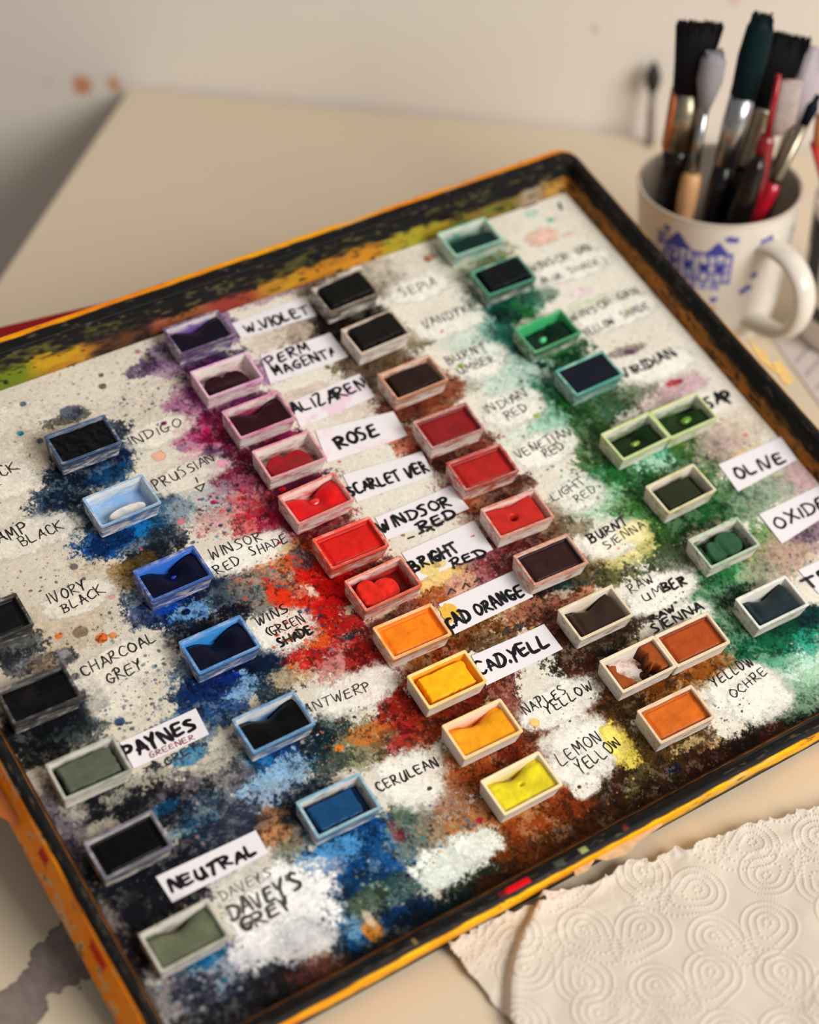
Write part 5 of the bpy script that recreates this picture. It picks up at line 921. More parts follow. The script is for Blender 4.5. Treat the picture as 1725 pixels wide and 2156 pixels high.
for row in [
('A1', -0.18874, 0.02922, 0.0, (16, 17, 17), (20, 22, 24), 0.95, (28, 30, 32), 'full', 0.35, 'pan of black paint with black sides cut by the left picture edge'),
('A2', -0.18665, -0.01083, -0.0161, (14, 13, 15), (26, 30, 36), 0.9, (32, 34, 40), 'worn0', 0.15, 'pan of black paint below left of the CHARCOAL GREY writing'),
('A3', -0.18381, -0.05003, -0.0152, (82, 90, 78), (120, 128, 118), 0.35, (150, 155, 142), 'block', 0.5, 'pan brim full of flat grey-green paint left of the PAYNES strip'),
('A4', -0.18542, -0.08722, 0.0207, (8, 8, 10), (48, 48, 64), 0.7, (120, 118, 140), 'full', 0.3, 'pan of black paint with lilac-grey rim left of the NEUTRAL strip'),
('A5', -0.1841, -0.13051, 0.0159, (98, 104, 82), (40, 60, 75), 0.35, (165, 165, 150), 'worn', 0.35, 'pan of worn grey-green paint left of the large DAVEYS GREY writing'),
('B1', -0.11222, 0.09967, -0.0021, (9, 10, 15), (22, 62, 106), 0.8, (40, 76, 116), 'lumpy', 0.2, 'blue-rimmed pan of lumpy near-black paint left of the INDIGO writing'),
('B2', -0.11236, 0.06172, 0.0247, (225, 222, 220), (40, 104, 170), 0.6, (125, 170, 210), 'empty', 0.15, 'nearly empty white pan streaked with blue left of the PRUSSIAN writing'),  # white cake colour holds the reflection on a wet pool
('B3', -0.11037, 0.01767, 0.0116, (8, 9, 36), (20, 74, 160), 0.75, (34, 86, 170), 'dip', 0.3, 'blue pan of dark navy paint with a bright blue wet spot'),
('B4', -0.10984, -0.02291, 0.0092, (12, 12, 34), (22, 88, 160), 0.75, (60, 140, 205), 'dip', 0.3, 'bright blue rimmed pan of dark navy paint left of the WINS GREEN SHADE writing'),
('B5', -0.10819, -0.06576, 0.0065, (6, 8, 12), (36, 96, 156), 0.65, (90, 150, 200), 'worn', 0.3, 'blue-rimmed pan of worn black paint left of the TWERP writing'),
('B6', -0.10406, -0.1109, -0.0142, (16, 66, 112), (44, 112, 156), 0.6, (135, 185, 205), 'blockr', 0.3, 'pale blue pan holding a mid blue block of paint'),
('C1', -0.03442, 0.13459, -0.0028, (14, 8, 26), (85, 50, 120), 0.7, (74, 52, 100), 'worn', 0.3, 'purple pan of very dark violet paint left of the W.VIOLET strip'),
('C2', -0.03537, 0.10561, -0.0058, (42, 8, 24), (190, 70, 150), 0.35, (205, 140, 190), 'lumps2', 0.35, 'pink-white pan with two dark magenta remnants'),
('C3', -0.03353, 0.07843, -0.0045, (44, 8, 18), (185, 60, 120), 0.4, (195, 90, 140), 'worn', 0.2, 'pink pan of glossy dark maroon paint left of the ALIZAREN strip'),
('C4', -0.03258, 0.05185, -0.0207, (150, 14, 26), (185, 60, 95), 0.35, (205, 110, 135), 'lumps2', 0.4, 'pink-rimmed pan with two crimson lumps left of the ROSE strip'),
('C5', -0.03418, 0.02527, 0.0286, (212, 14, 22), (205, 55, 60), 0.35, (206, 72, 66), 'dip', 0.35, 'pan of bright scarlet paint hollowed in the middle'),
('C6', -0.03274, -0.00253, -0.0139, (206, 22, 14), (225, 70, 45), 0.75, (220, 58, 30), 'full', 0.45, 'orange-red pan full of flat red paint left of the WINDSOR strip'),
('C7', -0.03102, -0.02765, 0.0153, (214, 34, 22), (215, 85, 55), 0.6, (216, 96, 60), 'lumpl', 0.4, 'orange-red pan half emptied of red paint left of the BRIGHT RED strip'),
('C8', -0.03292, -0.05439, -0.0218, (240, 128, 14), (225, 110, 25), 0.45, (238, 170, 70), 'full', 0.45, 'pan full of orange paint left of the CAD ORANGE strip'),
('C9', -0.03245, -0.08157, -0.0124, (248, 178, 10), (240, 165, 20), 0.2, (250, 205, 70), 'block', 0.45, 'yellow pan holding a golden yellow block left of the CAD.YELL strip'),
('C10', -0.03221, -0.10868, -0.013, (242, 160, 18), (230, 150, 40), 0.15, (245, 200, 110), 'worn', 0.4, 'cream pan of worn orange-yellow paint left of the NAPLES YELLOW writing'),
('C11', -0.03184, -0.13757, 0.007, (226, 208, 34), (225, 185, 60), 0.12, (240, 215, 150), 'wornd', 0.4, 'cream pan of lemon yellow paint left of the LEMON YELLOW writing'),
('D1', 0.04359, 0.12844, 0.0353, (14, 14, 13), (70, 50, 36), 0.6, (120, 105, 90), 'high', 0.4, 'pan with a black block standing above its rim left of the SEPIA writing'),
('D2', 0.04343, 0.09921, 0.0379, (20, 18, 16), (120, 85, 60), 0.3, (185, 165, 145), 'high', 0.4, 'white pan with a black-brown block left of the VANDYKE writing'),
('D3', 0.04449, 0.06704, 0.0096, (38, 24, 20), (190, 105, 60), 0.45, (184, 112, 66), 'block', 0.45, 'orange-stained pan of dark brown paint left of the BURNT UMBER writing'),
('D4', 0.044, 0.03464, -0.025, (134, 18, 24), (165, 60, 50), 0.4, (152, 54, 48), 'full', 0.45, 'pan of dull crimson paint left of the INDIAN RED writing'),
('D5', 0.04499, 0.00695, -0.0411, (168, 26, 22), (185, 55, 40), 0.6, (172, 48, 34), 'full', 0.4, 'red-rimmed pan of flat red paint left of the VENETIAN RED writing'),
('D6', 0.04475, -0.02241, -0.0448, (186, 34, 26), (205, 90, 65), 0.35, (192, 100, 74), 'hole', 0.35, 'pan of red paint with a small hole left of the LIGHT RED writing'),
('D7', 0.044, -0.05047, -0.0267, (48, 26, 28), (190, 90, 50), 0.4, (182, 98, 56), 'full', 0.3, 'orange-rimmed pan of dark purplish brown paint left of the BURNT SIENNA writing'),
('D8', 0.04594, -0.08323, -0.0043, (50, 37, 30), (150, 115, 60), 0.3, (215, 195, 155), 'wornm', 0.4, 'cream pan of dark brown paint with a dip left of the RAW UMBER writing'),
('D9', 0.04705, -0.11358, -0.0127, (146, 70, 20), (160, 110, 50), 0.2, (225, 205, 165), 'ends', 0.45, 'cream pan worn through to its white floor with rusty brown paint at both ends'),
('D10', 0.07692, -0.11444, -0.0222, (162, 68, 18), (165, 110, 50), 0.2, (225, 200, 150), 'full', 0.4, 'cream pan full of rusty brown paint touching the worn-through brown pan'),
('D11', 0.04697, -0.14164, -0.021, (204, 100, 22), (180, 120, 60), 0.25, (220, 180, 130), 'full', 0.45, 'cream pan of orange ochre paint left of the YELLOW OCHRE writing'),
('E1', 0.12204, 0.13428, -0.0049, (6, 40, 38), (120, 185, 160), 0.55, (130, 190, 170), 'front', 0.3, 'pale green pan half full of dark green paint nearest the back wall of the tin'),
('E2', 0.12276, 0.1047, -0.006, (7, 14, 20), (20, 92, 72), 0.8, (70, 150, 125), 'high', 0.35, 'green-stained pan with a black block left of the BLUE SHADE writing'),
('E3', 0.12227, 0.06401, 0.0397, (8, 40, 28), (26, 112, 62), 0.8, (70, 165, 110), 'pool', 0.15, 'green pan with dark paint and a pale green wet spot'),
('E4', 0.12538, 0.0324, 0.0315, (17, 22, 36), (45, 140, 130), 0.7, (70, 165, 150), 'brim', 0.6, 'turquoise-rimmed pan brim full of flat blue-black paint left of the VIRIDIAN writing'),
('E5', 0.12281, -0.00981, 0.0342, (16, 40, 14), (150, 185, 90), 0.4, (180, 205, 110), 'pool', 0.2, 'lime-rimmed pan of dark green paint with a lime wet spot, left of its joined twin'),
('E9', 0.15244, -0.00963, 0.0064, (22, 50, 16), (150, 185, 90), 0.4, (180, 205, 110), 'poolr', 0.2, 'lime-rimmed pan of dark green paint beside the SAP writing'),
('E6', 0.12377, -0.0449, 0.031, (38, 46, 28), (150, 140, 80), 0.35, (205, 195, 140), 'blockr', 0.5, 'cream pan of dark olive paint left of the OLIVE strip'),
('E7', 0.12325, -0.07909, -0.0017, (38, 82, 54), (70, 120, 80), 0.35, (150, 180, 150), 'lumpr', 0.4, 'green-white pan of mid green lumps left of the OXIDE strip'),
('E8', 0.12286, -0.1155, -0.0123, (30, 46, 50), (80, 110, 90), 0.3, (215, 220, 212), 'wornm', 0.4, 'white pan of dark blue-green paint at the lower right of the tin')]: add_pan(*row)

# ------------------------------------------------------------------ red case propping the tin up
def red_case():
    M = Matrix.Translation((-0.152, 0.35, 0.0)) @ Matrix.Rotation(-0.1641, 4, 'Z')
    root = empty('red_case', M); tag(root, 'dark red box under the back left corner of the tin, propping it up', 'box')
    L, D, H = (0.3, 0.067, 0.083)
    def lp(z, ins): return rrect(L/2-ins, D/2-ins, z, 0.003)
    b = MB(); b.loft([lp(0, 0.001), lp(0.001, 0), lp(H*0.62, 0), lp(H*0.62+0.0005, 0.0006)]); mr = mat('red_cloth', (150, 6, 26), 0.6, var=0.08, scale=300, spec=0.15)
    b.build('base', mr, root)
    b = MB(); b.loft([lp(H*0.62+0.0006, 0.0006), lp(H*0.62+0.0012, 0), lp(H-0.001, 0), lp(H, 0.001)])
    b.build('lid', mr, root)
red_case()

# ------------------------------------------------------------------ kitchen towel
def towel():
    top = np.array([(-0.0961, -0.0019), (-0.0833, -0.0014), (-0.0718, -0.0029), (-0.0607, -0.0058), (-0.0389, -0.0082), (-0.018, -0.0114), (0.0095, -0.016), (0.0329, -0.0187), (0.0491, -0.0236), (0.0749, -0.0317), (0.0966, -0.0388)]); left = np.array([(-0.0944, 0.0006), (-0.0939, -0.0033), (-0.0941, -0.0218), (-0.0938, -0.0405), (-0.0937, -0.0493), (-0.0951, -0.0691)]); fold = np.array([(-0.0528, -0.0056), (-0.0555, -0.0077), (-0.0679, -0.0151), (-0.0777, -0.0227), (-0.086, -0.0311), (-0.0931, -0.0405), (-0.101, -0.0515)])
    x0, x1, y0, y1 = (-0.106, 0.11, -0.139, 0.009)
    st = 0.00034; nx, ny = int((x1-x0)/st), int((y1-y0)/st)
    X, Y = np.meshgrid(x0 + np.arange(nx)*st, y0 + np.arange(ny)*st)
    H = np.zeros((ny, nx))
    rag = (vnoise(ny, nx, 7, 41)-0.5)*0.0030 + (vnoise(ny, nx, 22, 42)-0.5)*0.004
    ytop = np.interp(X, top[:, 0], top[:, 1]) + rag
    xleft = np.interp(-Y, -left[:, 1], left[:, 0]) + rag*0.3
    xfold = np.interp(-Y, -fold[:, 1], fold[:, 0])
    msk = (Y < ytop) & (X > xleft)
    # heart-shaped swirls embossed as rows of dots
    rr = np.random.default_rng(3)
    ang0 = -0.583
    dots = []
    S = 0.0112
    ca, sa = math.cos(ang0), math.sin(ang0)
    for i in range(-8, 9):
        for j in range(-9, 10):
            gx_ = (i + 0.5*(j % 2))*0.0500; gy_ = j*0.0235
            cx_ = (0.0072, -0.06)[0] + ca*gx_ - sa*gy_; cy_ = (0.0072, -0.06)[1] + sa*gx_ + ca*gy_
            if not (x0-0.03 < cx_ < x1+0.03 and y0-0.03 < cy_ < y1+0.03): continue
            rot = ang0 + (0.30, -0.35, 0.05)[(i + 2*j) % 3] + (math.pi*0.9 if (i + j) % 4 == 1 else 0)
            for sgn in (-1, 1):
                tip = math.atan2(-1.0, -sgn*0.75)
                for sc in (1.0, 0.71, 0.42, 0.14):
                    n = max(1, int(2*math.pi*S*sc*1.12/0.00145))
                    for q in range(n):
                        t = 2*math.pi*q/n
                        r_ = S*sc*(1 + 0.62*max(0, math.cos(t-tip))**7)
                        px_ = sgn*S*1.02 + r_*math.cos(t); py_ = r_*math.sin(t) - 0.12*S*sc
                        dots.append((cx_ + math.cos(rot)*px_ - math.sin(rot)*py_, cy_ + math.sin(rot)*px_ + math.cos(rot)*py_))
    rad = 0.00066; w = int(rad*2.2/st)
    for (dx, dy) in dots:
        ci, cj = int((dx-x0)/st), int((dy-y0)/st)
        if ci < w or cj < w or ci >= nx-w or cj >= ny-w: continue
        sx = X[cj-w:cj+w+1, ci-w:ci+w+1]-dx; sy = Y[cj-w:cj+w+1, ci-w:ci+w+1]-dy
        H[cj-w:cj+w+1, ci-w:ci+w+1] = np.maximum(H[cj-w:cj+w+1, ci-w:ci+w+1], np.exp(-(sx**2+sy**2)/(0.62*rad)**2))
    big = (vnoise(ny, nx, 70, 43)-0.5)*0.0030 + (vnoise(ny, nx, 25, 44)-0.5)*0.0012
    dF = X - xfold
    z = 0.0016 + 0.00055*H + big*0.6 + 0.0035*sstep(-0.001, 0.003, dF)*np.exp(-np.maximum(dF, 0)/0.02) - 0.0006*np.exp(-((dF+0.002)/0.0025)**2) + 0.0012*sstep(0, 0.006, dF)
    dT = ytop - Y
    z = z + 0.0022*np.exp(-np.maximum(dT, 0)/0.007)*(0.6+0.8*vnoise(ny, nx, 40, 45)) + 0.0011*np.exp(-((dT-0.012)/0.004)**2)*vnoise(ny, nx, 55, 46)
    z = np.maximum(z, 0.0004)
    m, nt, p = nodes_of('paper_towel')
    fine = noise(nt, 900, 4, 0.7)
    nt.links.new(mixc(nt, fine, lin((206, 196, 183)), lin((220, 211, 199))), p.inputs['Base Color'])
    p.inputs['Roughness'].default_value = 0.9; p.inputs['Specular IOR Level'].default_value = 0.15
    bump(nt, p, fine, 0.25, 0.0004)
    o = grid_obj('paper_towel', X, Y, z, m, None, None, None, msk)
    sol = o.modifiers.new('thickness', 'SOLIDIFY'); sol.thickness = 0.0003; sol.offset = 1
    tag(o, 'white kitchen paper towel embossed with dotted hearts, torn edge, lying in front of the tin', 'paper towel')
towel()

# ------------------------------------------------------------------ mug
MUG = Vector((0.2748, 0.2784, 0.0))
FACE = Vector((-0.548, -0.837, 0)); RIGHT = Vector((0.836, -0.549, 0))
def mug():
    root = empty('mug', Matrix.Translation(MUG)); tag(root, 'white china mug printed with blue buildings, crowded with brushes, right of the tin', 'mug')
    prof = [(0.0, 0.0035), (0.024, 0.0032), (0.0265, 0.0), (0.030, 0.0004), (0.0330, 0.0040), (0.0368, 0.0115), (0.0395, 0.022)]
    for t in np.linspace(0.1, 1, 64): prof.append((0.0395 + 0.0050*t**1.1, 0.022 + 0.0655*t))
    prof += [(0.0449, 0.0888), (0.0446, 0.0897), (0.0438, 0.0900), (0.0428, 0.0896), (0.0423, 0.0884)]
    for t in np.linspace(0.1, 1, 10): prof.append((0.0423 - 0.006*t, 0.0884 - 0.066*t))
    prof += [(0.033, 0.012), (0.026, 0.0075), (0.0, 0.0065)]
    nA = 480; th = np.linspace(0, 2*math.pi, nA+1)
    R_ = np.array([p[0] for p in prof]); Z_ = np.array([p[1] for p in prof])
    base_a = math.atan2(FACE.y, FACE.x)
    A = base_a + th
    X = R_[:, None]*np.cos(A)[None]; Y = R_[:, None]*np.sin(A)[None]; Z = np.repeat(Z_[:, None], nA+1, 1)
    col = np.zeros(X.shape + (3,)) + np.array([216, 210, 200.])
    outer = (np.arange(len(prof)) < 71)[:, None]
    ang = (np.degrees(th)+180) % 360 - 180      # 0 faces the viewer, + is to the viewer's right
    S = np.radians(ang)[None]*0.043 + 0*Z; ZZ = Z
    nz = vnoise(len(prof), nA+1, 2.2, 61); n2 = vnoise(len(prof), nA+1, 5, 62)
    def ink_(mask, c=(52, 62, 156), op=1.0):
        mk = (mask & outer)[..., None]*op
        col[...] = col*(1-mk) + np.array(c, float)*mk
    def rect(x0, x1, z0, z1): return (S > x0) & (S < x1) & (ZZ > z0) & (ZZ < z1)
    fx = -0.014; ZZ = Z - 0.0115
    ink_(rect(fx-0.022, fx+0.017, 0.040, 0.060) & (nz > 0.40), (116, 118, 180), .8)
    for x in np.arange(-0.021, 0.017, 0.0042): ink_(rect(fx+x, fx+x+0.0009, 0.040, 0.060), (76, 82, 166))
    for z in (0.042, 0.047, 0.052, 0.0595): ink_(rect(fx-0.022, fx+0.017, z, z+0.0008), (66, 74, 162))
    for x in (-0.018, -0.009, 0.0, 0.009): ink_(rect(fx+x, fx+x+0.0042, 0.0475, 0.0535), (38, 48, 148))
    for (cx_, hw, z0, z1) in ((-0.013, 0.0085, 0.060, 0.070), (0.009, 0.007, 0.059, 0.068)):
        ink_((np.abs(S-fx-cx_) < hw*(z1-ZZ)/(z1-z0)) & (ZZ > z0) & (ZZ < z1), (62, 70, 160))
    ink_(rect(fx-0.019, fx+0.012, 0.036, 0.040) & (nz > 0.45), (120, 122, 186))
    for (cx_, cz) in ((-0.034, 0.069), (-0.026, 0.066), (-0.038, 0.060), (-0.030, 0.056), (0.000, 0.0695), (0.003, 0.0690), (0.020, 0.0655), (0.024, 0.0660), (0.018, 0.044), (0.012, 0.0345), (0.015, 0.036), (-0.004, 0.030)):
        ink_(((S-cx_)/0.0026)**2 + ((ZZ-cz)/0.0022)**2 < 0.55+0.5*n2, (58, 66, 160), .9)
    ink_(rect(-0.044, -0.030, 0.048, 0.066) & (n2 > 0.5), (96, 100, 176), .8)
    ink_(rect(0.044, 0.052, 0.052, 0.064) & (n2 > 0.42), (110, 114, 186), .8); ink_(rect(0.050, 0.056, 0.066, 0.072) & (n2 > 0.4), (120, 122, 190), .8)
    ink_(((S+0.004)/0.0022)**2 + ((ZZ-0.024)/0.0022)**2 < 1, (216, 160, 120), .8)
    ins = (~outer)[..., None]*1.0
    col[...] = col*(1-ins) + np.array([186, 174, 162.])*ins  # inside coloured darker than outside, shade among the brushes put into the colour
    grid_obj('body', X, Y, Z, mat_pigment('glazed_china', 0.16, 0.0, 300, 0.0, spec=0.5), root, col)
    # handle
    d = (FACE*math.cos(math.radians(31)) + RIGHT*math.sin(math.radians(31))).normalized()
    side = Vector((0, 0, 1)).cross(d)
    path = [(0.0410, 0.0720), (0.0510, 0.0745), (0.0640, 0.0730), (0.0740, 0.0650), (0.0770, 0.0530), (0.0740, 0.0410), (0.0670, 0.0320), (0.0570, 0.0265), (0.0460, 0.0245), (0.0380, 0.0245)]
    sp = smooth_line(path); loops = []
    for i, q in enumerate(sp):
        t = sp[min(i+1, len(sp)-1)] - sp[max(i-1, 0)]; t = t/np.linalg.norm(t)
        nrm = np.array([-t[1], t[0]])
        f_ = i/(len(sp)-1); wv = 0.0082 - 0.0018*math.sin(math.pi*f_); tk = 0.0040
        loops.append([tuple(d*(q[0]+nrm[0]*tk*math.sin(a)) + side*(wv*math.cos(a)) + Vector((0, 0, q[1]+nrm[1]*tk*math.sin(a)))) for a in np.linspace(0, 2*math.pi, 20, endpoint=False)])
    hb = MB(); hb.loft(loops)
    hb.build('handle', mat('china_handle', (216, 210, 200), 0.16, var=0.01, scale=20), root, True)
mug()

# ------------------------------------------------------------------ brushes
M_STEEL = mat('nickel_ferrule', (176, 178, 184), 0.30, 1.0, var=0.15, scale=150)
M_DULL = mat('dull_tin_ferrule', (168, 158, 138), 0.34, 1.0, var=0.25, scale=220)
M_BLACKH = mat('black_lacquer', (9, 9, 11), 0.25, coat=0.12, spec=0.3)
M_WOOD = mat('bare_wood', (206, 158, 108), 0.5, var=0.12, scale=90)
M_RED = mat('red_lacquer', (176, 14, 40), 0.22, coat=0.4)
M_DRED = mat('dark_red_plastic', (126, 6, 22), 0.3, coat=0.2)
def brush(label, tip, low, base_z, spec):
    """spec: list of (part name, material, [(fraction along tip->base, half width, half depth)...], hairs) along one axis"""
    tip = np.array(tip); low = np.array(low)
    ax = (low-tip); t_end = (base_z - tip[2])/ax[2]
    base = tip + ax*t_end
    L = np.linalg.norm(base-tip); ax = (tip-base)/L                       # local +Z runs from the foot up to the bristle tip
    toward = np.array(FACE); toward = toward - ax*(toward@ax); toward /= np.linalg.norm(toward)
    wid = np.cross(toward, ax)
    wid /= np.linalg.norm(wid)
    M = Matrix(((wid[0], toward[0], ax[0], base[0]), (wid[1], toward[1], ax[1], base[1]), (wid[2], toward[2], ax[2], base[2]), (0, 0, 0, 1)))
    root = empty('paintbrush', M); tag(root, label, 'brush', 'brushes standing in the mug')
    for (pname, mt, st, hairs) in spec:
        b = MB(); loops = []
        for (s, hw, hd, *ofs) in st:
            ox_ = ofs[0] if ofs else 0.0
            z = L - s if s >= 0 else -s
            z = max(z, 0.0)
            e = 2.6 if hw > hd*1.5 else 2.0
            lp = []
            for a in np.linspace(0, 2*math.pi, 28, endpoint=False):
                ca, sa = math.cos(a), math.sin(a)
                lp.append((ox_ + hw*math.copysign(abs(ca)**(2/e), ca), hd*math.copysign(abs(sa)**(2/e), sa), z))
            loops.append(lp)
        loops = loops[::-1]
        b.loft(loops)
        if hairs:
            rr = np.random.default_rng(int(abs(tip[0])*1e5) + hairs)
            (s0, w0, d0), (s1, w1, d1) = st[0][:3], st[-1][:3]
            for i in range(hairs):
                u, v = rr.uniform(-1, 1), rr.uniform(-1, 1)
                zt = L - s0 + rr.uniform(-0.0015, 0.0016); zb_ = L - s1
                xa, ya = u*w1*0.9, v*d1*0.9; xb, yb_ = u*w0*1.05 + rr.normal(0, .0004), v*d0*1.05 + rr.normal(0, .0004)
                hr = 0.00035
                b.add([(xa-hr, ya-hr, zb_), (xa+hr, ya-hr, zb_), (xa, ya+hr, zb_), (xb-hr, yb_-hr, zt), (xb+hr, yb_-hr, zt), (xb, yb_+hr, zt)], [(0,1,4,3), (1,2,5,4), (2,0,3,5), (3,4,5)])
        o = b.build(pname, mt, parts[0] if pname == 'ferrule_edge' else root, True)
        if pname == 'ferrule': parts = [o]
        if pname == 'ferrule_edge': tag(o, 'orange enamelled edge')
    return root
brush('flat black-bristled brush with an orange-edged ferrule, leftmost in the mug', (0.25475, 0.28555, 0.18386), (0.25149, 0.29366, 0.07618), 0.04, [('bristles', mat('black_bristle', (20, 19, 21), .7, var=.3, scale=900, spec=.08), [(0, .0112, .0030), (.012, .0108, .0046), (.040, .0078, .0056)], 260), ('ferrule', M_DULL, [(.038, .0082, .0058), (.072, .0080, .0066)], 0), ('ferrule_edge', mat('orange_enamel', (176, 84, 28), .4), [(.0385, .0016, .0050, .0071), (.0715, .0016, .0056, .0069)], 0), ('handle', M_BLACKH, [(.071, .0078, .0064), (.080, .0070, .0064), (.10, .0070, .0060), (.125, .0078, .0066), (-1e-6, .0050, .0046)], 0)])
brush('round brush with soft grey bristles, silver ferrule and bare wood handle', (0.25883, 0.2769, 0.1712), (0.25323, 0.28057, 0.07436), 0.012, [('bristles', mat('grey_bristle', (150, 146, 152), .75, var=.2, scale=900, spec=.08), [(0, .0040, .0030), (.004, .0066, .0055), (.016, .0068, .0060), (.034, .0024, .0024)], 110), ('ferrule', M_STEEL, [(.033, .0022, .0022), (.070, .0034, .0034)], 0), ('handle', M_WOOD, [(.069, .0036, .0036), (.072, .0055, .0055), (.085, .0058, .0058), (.105, .0042, .0042), (-1e-6, .0026, .0026)], 0)])
brush('tall teal-black brush with a shiny silver ferrule, tallest in the mug', (0.27753, 0.26465, 0.19046), (0.2621, 0.26878, 0.08113), 0.012, [('bristles', mat('teal_black_bristle', (12, 34, 38), .6, var=.4, scale=700, spec=.08), [(0, .0046, .0034), (.006, .0070, .0052), (.022, .0078, .0062), (.044, .0064, .0062)], 200), ('ferrule', M_STEEL, [(.043, .0067, .0067), (.060, .0069, .0069), (.082, .0060, .0060)], 0), ('handle', M_BLACKH, [(.081, .0056, .0056), (.095, .0060, .0060), (.13, .0044, .0044), (-1e-6, .0034, .0034)], 0)])
brush('wide flat brush with thick black bristles and tin ferrule, mid mug', (0.30269, 0.2721, 0.1704), (0.27677, 0.27113, 0.06771), 0.012, [('bristles', mat('dense_black_bristle', (15, 15, 17), .7, var=.3, scale=900, spec=.08), [(0, .0130, .0036), (.014, .0128, .0056), (.040, .0096, .0068)], 300), ('ferrule', M_DULL, [(.038, .0100, .0074), (.040, .0105, .0078), (.043, .0102, .0076), (.066, .0102, .0076), (.068, .0107, .0080), (.073, .0107, .0080)], 0), ('handle', M_BLACKH, [(.072, .0100, .0074), (.085, .0102, .0074), (.10, .0090, .0068), (.13, .0098, .0070), (-1e-6, .0060, .0056)], 0)])
brush('dark red plastic brush with a pale stained bristle block', (0.28, 0.25108, 0.16347), (0.27702, 0.25303, 0.09129), 0.012, [('spine', mat('bright_red_plastic', (170, 4, 26), .3, coat=.2), [(0, .0014, .0020), (.036, .0015, .0022)], 0), ('bristle_block', mat('stained_pale_bristle', (182, 164, 160), .7, var=.3, scale=120), [(.003, .0058, .0022, -.0072), (.026, .0062, .0030, -.0070), (.033, .0030, .0026, -.0042)], 0), ('handle', M_DRED, [(.034, .0034, .0026), (.040, .0048, .0034), (.070, .0044, .0034), (-1e-6, .0036, .0030)], 0)])
brush('thin red-handled brush with a long dull ferrule leaning to the right', (0.30929, 0.24984, 0.14323), (0.28168, 0.25596, 0.07369), 0.012, [('bristles', mat('navy_bristle', (18, 24, 44), .5, var=.3, scale=800, spec=.08), [(0, .0008, .0008), (.006, .0034, .0034), (.016, .0026, .0026)], 40), ('ferrule', M_DULL, [(.0155, .0026, .0026), (.046, .0032, .0032), (.050, .0036, .0036)], 0), ('handle', M_RED, [(.049, .0034, .0034), (.056, .0042, .0042), (.075, .0034, .0034), (-1e-6, .0022, .0022)], 0)])
brush('brush with long pale lilac bristles at the right side of the mug', (0.33319, 0.27604, 0.15295), (0.30916, 0.26786, 0.10019), 0.012, [('bristles', mat('pale_lilac_bristle', (186, 176, 184), .7, var=.15, scale=900, spec=.08), [(0, .0075, .0022), (.02, .0066, .0036), (.044, .0044, .0044)], 140), ('ferrule', M_DULL, [(.043, .0046, .0046), (.066, .0042, .0042)], 0), ('handle', M_BLACKH, [(.065, .0042, .0042), (-1e-6, .0028, .0028)], 0)])
brush('thick glossy black brush handle lying low across the mug front', (0.27295, 0.24972, 0.11965), (0.26861, 0.25256, 0.09135), 0.012, [('handle', M_BLACKH, [(0, .0030, .0030), (.008, .0052, .0052), (.03, .0066, .0066), (-1e-6, .0040, .0040)], 0)])


# small dark-tipped stick leaning on the wall
def stick():
    base = np.array((0.379, 0.4563, 0.0005)); tip = np.array((0.3837, 0.4643, 0.0564))
    ax = tip-base; L = np.linalg.norm(ax); q = Vector(ax).to_track_quat('Z', 'Y')
    root = empty('applicator_stick', Matrix.Translation(base) @ q.to_matrix().to_4x4()); tag(root, 'thin grey stick with a black teardrop tip leaning against the wall left of the mug', 'stick')
    def rl(z, r): return [(r*math.cos(a), r*math.sin(a), z) for a in np.linspace(0, 2*math.pi, 20, endpoint=False)]
    b = MB(); b.loft([rl(0, .0027), rl(L*.35, .0028), rl(L*.64, .0024)]); b.build('handle', mat('grey_stick', (122, 110, 104), .4), root, True)
    b = MB(); b.loft([rl(L*.60, .0018), rl(L*.68, .0038), rl(L*.77, .0052), rl(L*.86, .0045), rl(L*.95, .0022), rl(L, .0003)]); b.build('tip', mat('black_tip', (16, 18, 16), .6), root, True)
stick()

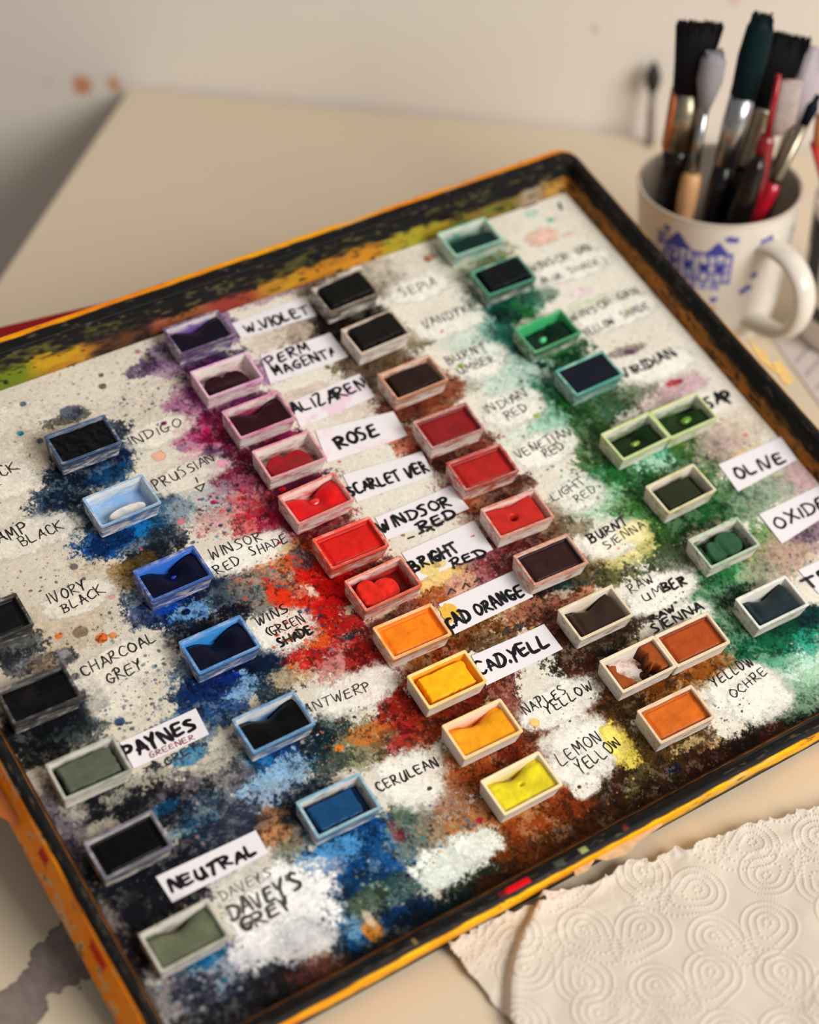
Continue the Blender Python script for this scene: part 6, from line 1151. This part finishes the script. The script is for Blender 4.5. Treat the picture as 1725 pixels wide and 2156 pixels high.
# ------------------------------------------------------------------ things half out of the picture on the right
def cup():
    c = Vector((0.3403, 0.2214, 0.0))
    root = empty('pencil_jar', Matrix.Translation(c)); tag(root, 'white jar with black bands cut by the right picture edge, behind the mug', 'jar')
    prof = [(0.0, 0.002), (0.031, 0.0), (0.034, 0.003), (0.0350, 0.03), (0.0355, 0.085), (0.0350, 0.0865), (0.0335, 0.0862), (0.0330, 0.0840), (0.0320, 0.012), (0.0, 0.006)]
    zs = []
    for a, b_ in zip(prof[:-1], prof[1:]):
        for t in np.linspace(0, 1, 14, endpoint=False): zs.append((a[0]+(b_[0]-a[0])*t, a[1]+(b_[1]-a[1])*t))
    zs.append(prof[-1]); R_ = np.array([p[0] for p in zs]); Z_ = np.array([p[1] for p in zs]); th = np.linspace(0, 2*math.pi, 241)
    X = R_[:, None]*np.cos(th)[None]; Y = R_[:, None]*np.sin(th)[None]; Z = np.repeat(Z_[:, None], 241, 1)
    col = np.zeros(X.shape + (3,)) + np.array([222, 214, 206.])
    band = ((Z > 0.060) & (Z < 0.078)) | ((Z > 0.020) & (Z < 0.030)) | ((np.sin(th*5)[None] + 0*Z > 0.55) & (Z > 0.03) & (Z < 0.06))
    band &= (R_[:, None] > 0.0345)
    col[band] = (24, 24, 28)
    grid_obj('body', X, Y, Z, mat_pigment('banded_china', 0.2, 0, 300, 0), root, col)
    # broad orange handle standing in it
    M = Matrix.Translation(c + Vector((0.004, -0.0025, 0.009))) 
    r2 = empty('spatula', M); tag(r2, 'broad orange wooden handle with red edges standing in the jar at the right edge', 'spatula')
    top = Vector((0.31563, 0.24236, 0.13646)) - (c + Vector((0.004, -0.0025, 0.009))); ax = top.normalized(); L = top.length
    q = ax.to_track_quat('Z', 'Y').to_matrix().to_4x4(); 
    wd = RIGHT - ax*RIGHT.dot(ax); wd.normalize(); dp = ax.cross(wd)
    def lp(s, hw, hd, off=0.0):
        o_ = ax*(L*s)
        return [tuple(o_ + wd*(off + hw*math.copysign(abs(math.cos(a))**.7, math.cos(a))) + dp*(hd*math.copysign(abs(math.sin(a))**.7, math.sin(a)))) for a in np.linspace(0, 2*math.pi, 24, endpoint=False)]
    b = MB(); b.loft([lp(0, .004, .003), lp(.45, .006, .0035), lp(.65, .011, .004), lp(.9, .0135, .004), lp(1, .010, .0035)])
    b.build('blade', mat('orange_wood', (214, 128, 72), .45), r2, True)
    b = MB(); b.loft([lp(.05, .0012, .0036, -.0042), lp(.45, .0014, .0040, -.0064), lp(.65, .0016, .0044, -.0112), lp(.88, .0016, .0044, -.0136)])
    b.build('edge', mat('red_edge', (196, 22, 10), .4), r2, True)
cup()

def leaflet():
    P = [Vector((x, y, 0.0)) for x, y in [(0.2951, 0.2422), (0.3365, 0.2589), (0.3196, 0.1799), (0.2679, 0.1625)]]
    c = (P[0]+P[1]+P[2]+P[3])/4
    root = empty('leaflet', Matrix.Translation(c)); tag(root, 'pale grey printed sheet lying on the table right of the mug', 'leaflet')
    b = MB(); b.loft([[tuple(p-c+Vector((0, 0, .0002))) for p in P], [tuple(p-c+Vector((0, 0, .0007))) for p in P]])
    b.build('sheet', mat('pale_grey_paper', (206, 196, 192), .7, var=.04), root)
    r = np.random.default_rng(4); mk = MB()
    e = (P[1]-P[0]); f_ = (P[3]-P[0])
    for row in range(3):
        x = .10
        while x < .8:
            w_ = r.uniform(.03, .08); o_ = P[0]-c + e*x + f_*(.30+.16*row); z = Vector((0, 0, .00075))
            mk.add([tuple(o_+z), tuple(o_+e*w_+z), tuple(o_+e*w_+f_*.035+z), tuple(o_+f_*.035+z)], [(0,1,2,3)]); x += w_+.02
    mk.build('print', mat('grey_print', (158, 148, 148), .7), root)
leaflet()
